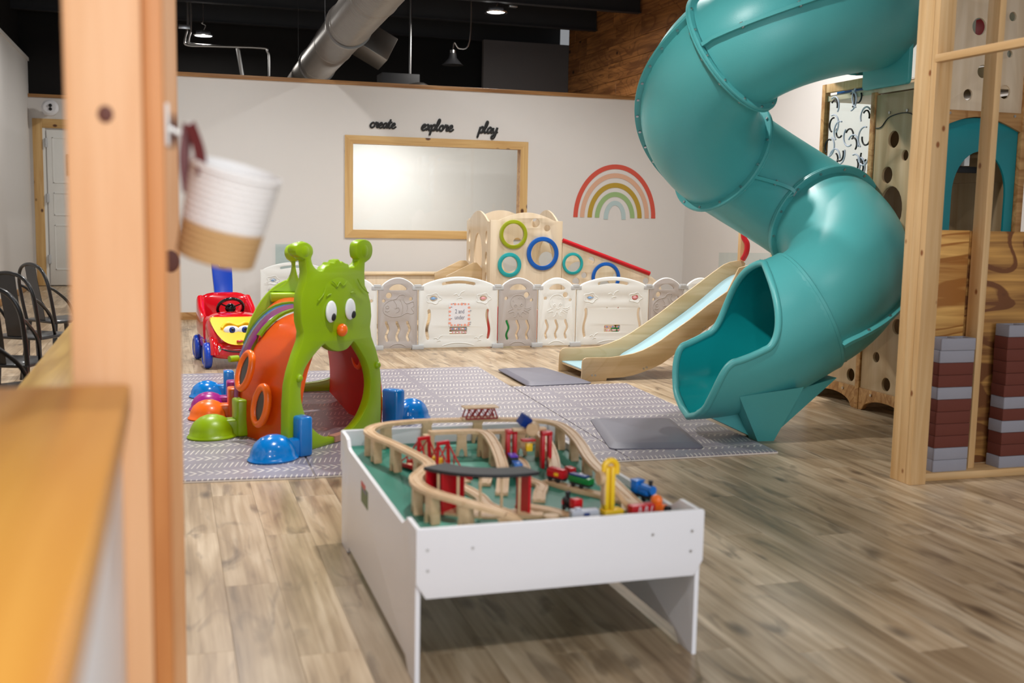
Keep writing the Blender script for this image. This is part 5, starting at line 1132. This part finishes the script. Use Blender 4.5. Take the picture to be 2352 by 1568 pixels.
hb(-.055, .315, .062, .034, 'eye', 'eye'); hb(.055, .315, .062, .034, 'eye', 'eye'); hb(-.05, .315, .026, .026, 'dkblue', 'iris', .006); hb(.05, .315, .026, .026, 'dkblue', 'iris', .006); hb(-.047, .318, .014, .015, 'blk', 'pupil', .012); hb(.053, .318, .014, .015, 'blk', 'pupil', .012)
bm = NB(); tube(bm, [onhood(x, z)+V((0, -.012, 0)) for x, z in sm2([(-.13, .33), (-.1, .36), (-.055, .367), (0, .348), (.055, .367), (.1, .36), (.13, .33)], 4)], .010, 8); ro_('brow_ridge', bm, MT['yel'], 70)
hb(0, .232, .028, .010, 'red', 'mouth_mark', .0)
for s in (-1, 1): bm = NB(); ball(bm, (s*.155, -.345, .165), .038, .022, .034, 20); ro_('head_lamp', bm, MT['chrome'], 70)
bm = NB(); tube(bm, smooth([(-.14, -.362, .168), (-.07, -.378, .150), (0, -.38, .143), (.07, -.378, .150), (.14, -.362, .168)], 5), .006, 8); ro_('smile_groove', bm, MT['blkm'], 70)
# steering wheel and handle
SM = TR(0, .06, .455) @ Matrix.Rotation(radians(-52), 4, 'X')
bm = NB(); tube(bm, [SM @ V((.105*cos(2*pi*k/28), .105*sin(2*pi*k/28), 0)) for k in range(28)], .013, 10, closed=True); ball(bm, SM @ V((0, 0, 0)), .045, .03, .04, 16)
for a in (90, 210, 330): bar(bm, [SM @ V((0, 0, 0)), SM @ V((.1*cos(radians(a)), .1*sin(radians(a)), 0))], .03, .01)
cyl(bm, SM @ V((0, 0, 0)), (0, -.02, .36), .02, 10); ro_('steering_wheel', bm, MT['blk'], 60)
bm = NB(); hp = smooth([V((.0, .42, .50)), V((.0, .455, .62)), V((-.005, .48, .76)), V((-.01, .50, .90)), V((-.015, .53, 1.0)), V((-.015, .56, 1.06))], 6); fr_h = frames(hp, up=V((1, 0, 0))); rg = []
for i, (p, (t, s, u)) in enumerate(zip(hp, fr_h)):
    w_ = .072+.012*sin(pi*i/(len(hp)-1)); rg.append([bm.verts.new(p+u*a*w_+s*b) for a, b in ((-1, -.02), (-.8, -.026), (.8, -.026), (1, -.02), (1, .02), (.8, .026), (-.8, .026), (-1, .02))])
for a, b in zip(rg, rg[1:]):
    for k in range(8): bm.faces.new((a[k], a[(k+1) % 8], b[(k+1) % 8], b[k]))
bm.faces.new(rg[0][::-1]); bm.faces.new(rg[-1]); hd = ro_('push_handle', bm, MT['blue'], 40)
bm = NB(); bx(bm, -.035, .035, .438, .452, .78, .835, .008); ro_('emblem', bm, MT['paper'], 40, hd)
bm = NB(); bx(bm, -.026, .026, .434, .440, .787, .828, .006); ro_('emblem', bm, MT['redm'], 40, hd)
for b6 in ((-.018, .008, .431, .436, .803, .810), (-.004, .018, .431, .436, .812, .820), (-.016, -.008, .431, .436, .792, .806)): bm = NB(); bx(bm, *b6); ro_('emblem', bm, MT['paper'], 40, hd)
# ---------------------------------------------------------------- wooden play tower behind the tube slide
tw = thing('play_tower', 'tall plywood play tower with round holes carrying the teal tube slide', 'play tower', (4.5, 5.75, 0)); 
def tl(name, bm, mat, ang=35, p=None):
    me = fin(bm, name, ang) if isinstance(bm, bmesh.types.BMesh) else bm; me.transform(TR(-4.5, -5.75, 0)); return lk(name, me, mat, p or tw)
def bb_(name, b6, mat, bev=.003): bm = NB(); bx(bm, *b6, bev); return tl(name, bm, MT[mat])
for (x, y, h_) in ((4.5, 5.73, 3.6), (4.5, 6.335, 2.13), (4.5, 6.92, 2.24), (5.17, 5.73, 3.6), (5.17, 6.92, 3.6)):
    bb_('post', (x-.022, x+.022, y-.022, y+.022, 0, h_), 'oak')
# side panels on the left face
def hole(y, z, r, rz=None): return circ(y, z, r, rz or r*1.0, 22)[::-1]
H1 = [hole(6.155, .379, .035), hole(6.036, .212, .045), hole(5.956, .605, .05)]
tl('side_panel', plate([[(5.755, .145), (6.31, .145), (6.31, 2.11), (5.755, 2.11)]]+H1+[hole(6.109, 1.811, .055), hole(5.984, 1.703, .035), hole(6.155, 1.583, .055), hole(6.10, 1.36, .12, .15), hole(5.95, 1.1, .05), hole(6.15, .85, .05)], .018, .002, YZ(4.5)), MT['towerw'])
tl('side_panel', plate([[(6.36, .145), (6.9, .145), (6.9, 1.58), (6.36, 1.58)], hole(6.502, .333, .035), hole(6.399+.03, .219, .045), hole(6.7, .3, .05), hole(6.6, .7, .06), hole(6.75, 1.1, .05)], .018, .002, YZ(4.5)), MT['towerw'])
for a, b3 in ((5.755, 6.312), (6.358, 6.898)):
    c = (a+b3)/2; o_ = [(a, .0), (a+.03, .0)]+[(c-(c-a-.05)*cos(pi*k/16), .012+.072*sin(pi*k/16)) for k in range(17)]+[(b3-.03, 0), (b3, 0), (b3, .15), (a, .15)]
    tl('bottom_rail', plate([o_], .03, .003, YZ(4.497)), MT['oak'])
    for t in (.25, .75): bm = NB(); cyl(bm, (4.474, a+(b3-a)*t, .118), (4.486, a+(b3-a)*t, .118), .009, 10); tl('bolt', bm, MT['steel'])
bm = NB(); tube(bm, smooth([(4.488, 5.78, 1.86), (4.488, 5.95, 1.965), (4.488, 6.15, 1.96), (4.488, 6.24, 1.90), (4.488, 6.30, 1.895)], 5), .0035, 6); tl('arch_seam', bm, MT['blkm'])
for y in (5.98, 6.16): bm = NB(); cyl(bm, (4.482, y, 1.985), (4.492, y, 1.985), .009, 10); tl('bolt', bm, MT['steel'])
# clear bubble panel with black arcs
bb_('clear_panel', (4.496, 4.502, 6.36, 6.895, 1.6, 2.16), 'clear', 0)
bb_('panel_frame', (4.48, 4.52, 6.36, 6.895, 2.18, 2.24), 'stud'); bb_('panel_frame', (4.48, 4.52, 6.36, 6.895, 1.57, 1.6), 'oak')
rnd = random.Random(4)
k_ = 0
for (y, z) in ((6.8, 2.08), (6.52, 2.12), (6.6, 2.1), (6.42, 1.98), (6.8, 1.95), (6.72, 1.9), (6.6, 1.86), (6.55, 1.8), (6.84, 1.80), (6.4, 1.84), (6.7, 1.74), (6.76, 1.71), (6.42, 1.72), (6.52, 1.66), (6.46, 1.64), (6.83, 1.66)):
    for j in range(2):
        r = (.035, .055)[j]+rnd.random()*.012; a0 = rnd.random()*6.28; bm = NB(); yy = min(max(y, 6.36+r), 6.895-r)
        tube(bm, [(4.492-.002*j, yy+r*cos(a0+t*.22), z+r*1.1*sin(a0+t*.22)) for t in range(14)], .006, 7); tl('drawn_arc', bm, MT['ink' if (k_ % 2 == 0) else 'gryt']); k_ += 1
# slide mouth collar plate is part of the slide; platform; roof and inner boards added to keep the inside dark
bb_('platform', (4.5, 5.2, 5.74, 6.92, 2.12, 2.16), 'birch'); bb_('shade_back', (4.52, 5.19, 6.9, 6.93, 0, 1.55), 'towerw'); bb_('shade_side', (5.16, 5.19, 5.75, 6.92, 0, 1.55), 'towerw'); bb_('shade_side', (5.16, 5.19, 5.75, 6.4, 1.55, 2.1), 'towerw'); bb_('shade_divider', (4.525, 5.155, 6.357, 6.369, 0, 2.1), 'towerw'); bb_('upper_backboard', (5.145, 5.155, 5.76, 6.9, 2.315, 3.2), 'fwhite'); bb_('red_disc_board', (5.13, 5.14, 5.9, 6.18, 2.40, 2.62), 'redm'); bb_('shade_roof', (4.46, 5.25, 5.7, 6.96, 3.56, 3.6), 'towerw'); bb_('shade_upper_side', (5.16, 5.18, 5.75, 6.92, 2.16, 2.31), 'towerw')
bb_('cyan_board', (4.56, 4.6, 6.4, 6.88, 2.165, 2.20), 'sky')
# front face: holed panel above, teal arched panel below
hh = [(4.787, 2.487, .052), (5.034, 2.564, .028), (5.031, 2.336, .022), (4.836, 2.218, .04), (4.737, 2.072, .034), (5.012, 2.102, .042), (4.676, 2.66, .02)]
tl('upper_panel', plate([[(4.52, 1.975), (5.15, 1.975), (5.15, 3.3), (4.52, 3.3)]]+[circ(a, b3, r, n=22)[::-1] for a, b3, r in hh], .018, .002, XZ(5.74)), MT['birch'])
ar = lambda x0, x1, z0, z1, n=20: [(x0+(x1-x0)*k/n, z0+(z1-z0)*sin(pi*k/n)) for k in range(n+1)]
tl('arch_board', plate([[(4.52, 1.975), (4.52, 1.86)]+ar(4.53, 5.14, 1.86, 1.94)+[(5.15, 1.86), (5.15, 1.975)]], .03, .003, XZ(5.735)), MT['oak'])
tl('arched_panel', plate([[(4.525, .15)]+ar(4.525, 5.145, 1.865, 1.935)+[(5.145, .15)], [(4.67, .3)]+[(4.67+.41*(1-cos(pi*k/20))/2, 1.46+.27*sin(pi*k/20)) for k in range(21)]+[(5.08, .3)]][:1]+[([(4.67, .3)]+[(4.67+.41*(1-cos(pi*k/20))/2, 1.46+.27*sin(pi*k/20)) for k in range(21)]+[(5.08, .3)])[::-1]], .018, .002, XZ(5.75)), MT['tealp'])
for x in (4.60, 5.09): bm = NB(); cyl(bm, (x, 5.715, 1.955), (x, 5.724, 1.955), .009, 10); tl('bolt', bm, MT['steel'])
bb_('inner_bracket', (4.80, 4.84, 5.8, 5.84, 1.64, 1.72), 'fwhite'); bb_('inner_strap', (4.78, 4.95, 5.86, 5.88, 1.60, 1.64), 'blkm')
# ---------------------------------------------------------------- timber framing in front of the tower
tf = thing('stud_wall', 'unfinished timber frame with plywood infill at the right edge of the room', 'frame', (3.45, 4.4, 0)); TFI = TR(-3.45, -4.4, 0)
def fl_(name, b6, mat, bev=.003):
    bm = NB(); x0, x1, y0, y1, z0, z1 = b6; c = V(((x0+x1)/2, (y0+y1)/2, (z0+z1)/2)); bx(bm, x0-c.x, x1-c.x, y0-c.y, y1-c.y, z0-c.z, z1-c.z, bev); o_ = ob(name, bm, MT[mat], tf); o_.location = c-V((3.45, 4.4, 0)); return o_
fl_('post_board', (3.448, 3.540, 4.400, 4.438, 0, 4.05), 'stud'); fl_('post_board', (3.448, 3.535, 4.439, 4.50, 0, 4.05), 'stud'); fl_('post_board', (3.450, 3.538, 4.501, 4.56, 0, 4.05), 'stud')
fl_('stud', (3.872, 3.910, 4.50, 4.585, .04, 4.05), 'stud'); fl_('stud', (4.70, 4.74, 4.50, 4.585, .04, 4.05), 'stud')
fl_('base_rail', (3.54, 5.3, 4.45, 4.60, .0, .04), 'studx')
fl_('top_plate', (3.44, 5.3, 4.40, 4.56, 4.05, 4.09), 'studx')
bm = NB(); bx(bm, -.02, .02, -1.0, 1.0, -.018, .018, .003); o_ = ob('side_beam', bm, MT.setdefault('study', wood('spruce_beam', (220, 186, 138), (198, 156, 102), 1, .55, knots=.13, kscale=7, kcol=(140, 84, 40))), tf); o_.location = (3.455-3.45, 3.40-4.4, 2.049)
fl_('plywood_infill', (3.545, 3.871, 4.602, 4.616, .04, 1.248), 'cdx', .001); fl_('plywood_infill', (3.874, 5.28, 4.602, 4.616, .04, 1.246), 'cdx2', .001)
# ---------------------------------------------------------------- stacked foam bricks
bmesh_b = plate([rrect(-.103, .103, -.05, .05, .006), rrect(-.088, -.008, -.034, .034, .006)[::-1], rrect(.008, .088, -.034, .034, .006)[::-1]], .0605, .003, Matrix())
def brick_stack(x, y, seq, where, rz=0):
    for k, ch in enumerate(seq):
        z = .0405+.0615*(len(seq)-1-k)+.03; o_ = bpy.data.objects.new('foam_brick', bmesh_b.copy()); COL.objects.link(o_); o_.data.materials.append(MT['brickg' if ch == 'g' else 'brickr'])
        o_.location = (x+random.uniform(-.002, .002), y, z); o_.rotation_euler = (0, 0, rz+random.uniform(-.01, .01)); c = 'grey' if ch == 'g' else 'maroon'
        nth = ['topmost', 'second', 'third', 'fourth', 'fifth', 'sixth', 'seventh', 'eighth', 'ninth', 'tenth', 'eleventh', 'twelfth'][k]
        if k == len(seq)-1: nth = 'bottom'
        tag(o_, '%s foam brick, %s of the %s' % (c, nth if nth in ('topmost', 'bottom') else nth+' from the top', where), 'brick', 'foam bricks stacked in the timber frame')
brick_stack(3.735, 4.515, 'ggrrgrrrrgg', 'left stack beside the corner post')
brick_stack(4.14, 4.515, 'grrrrrgrgrrg', 'taller right stack at the photo edge')
# ---------------------------------------------------------------- foreground post, ledge and half wall
pp = thing('timber_post', 'blurred orange fir post close to the camera on the left', 'post', (-.07, 1.65, 0))
def fo(name, b6, mat, par, bev=.004):
    bm = NB(); x0, x1, y0, y1, z0, z1 = b6; c = V(((x0+x1)/2, (y0+y1)/2, (z0+z1)/2)); bx(bm, x0-c.x, x1-c.x, y0-c.y, y1-c.y, z0-c.z, z1-c.z, bev); o_ = ob(name, bm, MT[mat] if isinstance(mat, str) else mat, par); o_.location = c-(par.location if par else V((0, 0, 0))); return o_
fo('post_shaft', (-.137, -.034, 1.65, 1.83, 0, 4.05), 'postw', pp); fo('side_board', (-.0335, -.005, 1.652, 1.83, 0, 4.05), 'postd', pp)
bm = NB(); ball(bm, (0, 0, 0), .0105, .002, .012, 16); o_ = ob('knot', bm, plain('dark_knot', (96, 48, 34), .6), pp); p_ = PX(242, 262, 1, 1.649); o_.location = p_-pp.location
p2 = thing('timber_post', 'second pine post just behind the white basket', 'post', (-.02, 2.85, 0)); fo('post_shaft', (-.07, .0225, 2.85, 2.95, 0, 4.05), 'postw', p2)
bm = NB(); ball(bm, (0, 0, 0), .022, .003, .028, 16); o_ = ob('knot', bm, bpy.data.materials['dark_knot'], p2); o_.location = PX(392, 600, 1, 2.85)-p2.location
hw = tag(ob('wall_half', (lambda b: (bx(b, -.20, -.072, .30, 1.645, 0, 1.005, .002), b)[1])(NB()), MT['white']), kind='structure')
tag(ob('wall_half_long', (lambda b: (bx(b, -.07, .0, 2.96, 5.06, 0, .72, .002), b)[1])(NB()), MT['wall']), kind='structure')
ep = thing('end_post', 'short pine end post of the half wall at the mat corner', 'post', (-.02, 5.1, 0)); fo('post_shaft', (-.075, .012, 5.07, 5.14, 0, .80), 'pine', ep); fo('post_cap', (-.08, .020, 5.06, 5.15, .80, .815), 'cap', ep)
bm = NB(); bx(bm, -.95, -.057, .30, 1.598, 1.008, 1.05, .006); tag(ob('counter_ledge', bm, MT['ledge']), 'blurred amber wooden ledge filling the lower left foreground', 'ledge')
# table and cafe chairs beyond the post
tb2 = thing('long_table', 'yellow varnished wood table top behind the near post on the left', 'table', (-.27, 4.4, 0)); fo('table_top', (-.445, -.085, 3.0, 5.9, .71, .75), 'counter', tb2)
for y in (3.15, 5.7):
    for x in (-.41, -.15): fo('leg', (x-.02, x+.02, y-.02, y+.02, 0, .709), 'blkm', tb2)
def cafe_chair():
    t = thing('cafe_chair', None, 'chair', (0, 0, 0), 0, 'black metal chairs along the yellow table')
    o1 = ob('seat', (lambda b: (bx(b, -.18, .18, -.18, .18, .435, .455, .01), b)[1])(NB()), MT['chairm'], t)
    for sx in (-1, 1):
        for sy in (-1, 1): bm = NB(); tube(bm, [(sx*.15, sy*.15, .44), (sx*.2, sy*.2, .0)], [.018, .013], 10); ob('leg', bm, MT['chairm'], t)
    hoop = smooth([V((-.17, .16, .44)), V((-.175, .19, .6)), V((-.165, .215, .74)), V((-.11, .23, .83)), V((0, .235, .86)), V((.11, .23, .83)), V((.165, .215, .74)), V((.175, .19, .6)), V((.17, .16, .44))], 6)
    bm = NB(); tube(bm, hoop, .0125, 12); ob('back_hoop', bm, MT['chairm'], t)
    bm = NB(); bar(bm, smooth([V((0, .165, .45)), V((0, .19, .6)), V((0, .22, .75)), V((0, .236, .855))], 5), .003, .12, up=V((1, 0, 0))); ob('back_slat', bm, MT['chairm'], t)
    hoop2 = smooth([V((-.15, -.02, .45)), V((-.172, .05, .58)), V((-.17, .15, .67)), V((-.168, .205, .70))], 5)
    for s in (1, -1): bm = NB(); tube(bm, [V((p.x*s, p.y, p.z)) for p in hoop2], .010, 10); ob('side_brace', bm, MT['chairm'], t)
    return t
ch0 = cafe_chair(); CH = [(-.83, 6.35, 160, 'largest black metal chair back with a wide slat behind the yellow table'), (-.70, 5.35, 125, 'black metal chair just in front of the wide slat chair'), (-.68, 4.55, 120, 'nearest black metal chair cut by the left photo edge'), (-.86, 7.6, 150, 'far black metal chair partly hidden by the post'), (-.78, 8.6, 130, 'farthest black metal chair against the post edge')]
for k, (x, y, a, lb) in enumerate(CH):
    c = ch0 if k == 0 else copy_tree(ch0); c.location = (x, y, 0); c.rotation_euler = (0, 0, radians(a)); c['label'] = lb
# ---------------------------------------------------------------- hanging rope basket
hk = thing('wall_hook', 'small white hook plate on the side of the near post', 'hook', (-.002, 1.80, 1.42))
bm = NB(); bx(bm, -.0045+.002, -.0005+.004, -.014, .014, -.03, .035, .0015); ob('plate', bm, MT['fwhite'], hk)
bm = NB(); tube(bm, smooth([(.004, 0, -.002), (.02, 0, -.010), (.032, 0, -.004), (.034, 0, .008)], 5), .0035, 8); ob('hook', bm, MT['fwhite'], hk)
BC, TC = V((.068, 1.80, 1.216)), V((.100, 1.776, 1.350)); ax = (TC-BC).normalized()
bk = thing('rope_basket', 'small two-tone rope basket hanging from the post, white above and tan below', 'basket', BC)
qm = ax.to_track_quat('Z', 'Y').to_matrix().to_4x4(); Hh = (TC-BC).length
def coil(z0, z1, r0, r1, n): return [(r0+(r1-r0)*t/(n*6)+.0016*abs(sin(pi*t/6)), z0+(z1-z0)*t/(n*6)) for t in range(n*6+1)]
bm = NB(); lathe(bm, [(0, 0), (.058, 0)]+coil(0, Hh*.40, .060, .0635, 6)+[(.060, Hh*.40), (.056, .004), (0, .004)], 40, qm); ob('tan_base', bm, MT['jute'], bk)
bm = NB(); lathe(bm, coil(Hh*.40, Hh, .0635, .069, 9)+[(.072, Hh+.002), (.0715, Hh+.008), (.067, Hh+.009), (.064, Hh+.003), (.0625, Hh*.9), (.059, Hh*.38)], 40, qm); ob('white_body', bm, MT['rope'], bk)
hkp = V((.030, 1.80, 1.425))-BC; rl = TC-BC+V((-.068, .0, .0)); rl2 = TC-BC+V((-.052, -.044, -.002)); 
for a, c, nm_ in ((rl+V((-.004, 0, -.03)), hkp, 0), (rl2, hkp+V((.002, 0, .001)), 1)):
    bm = NB(); bar(bm, smooth([a, a.lerp(c, .5)+V((-.006 if nm_ == 0 else .004, 0, 0)), c], 6), .017, .0035, up=V((0, 1, 0))); ob('leather_strap', bm, MT['leather'], bk)
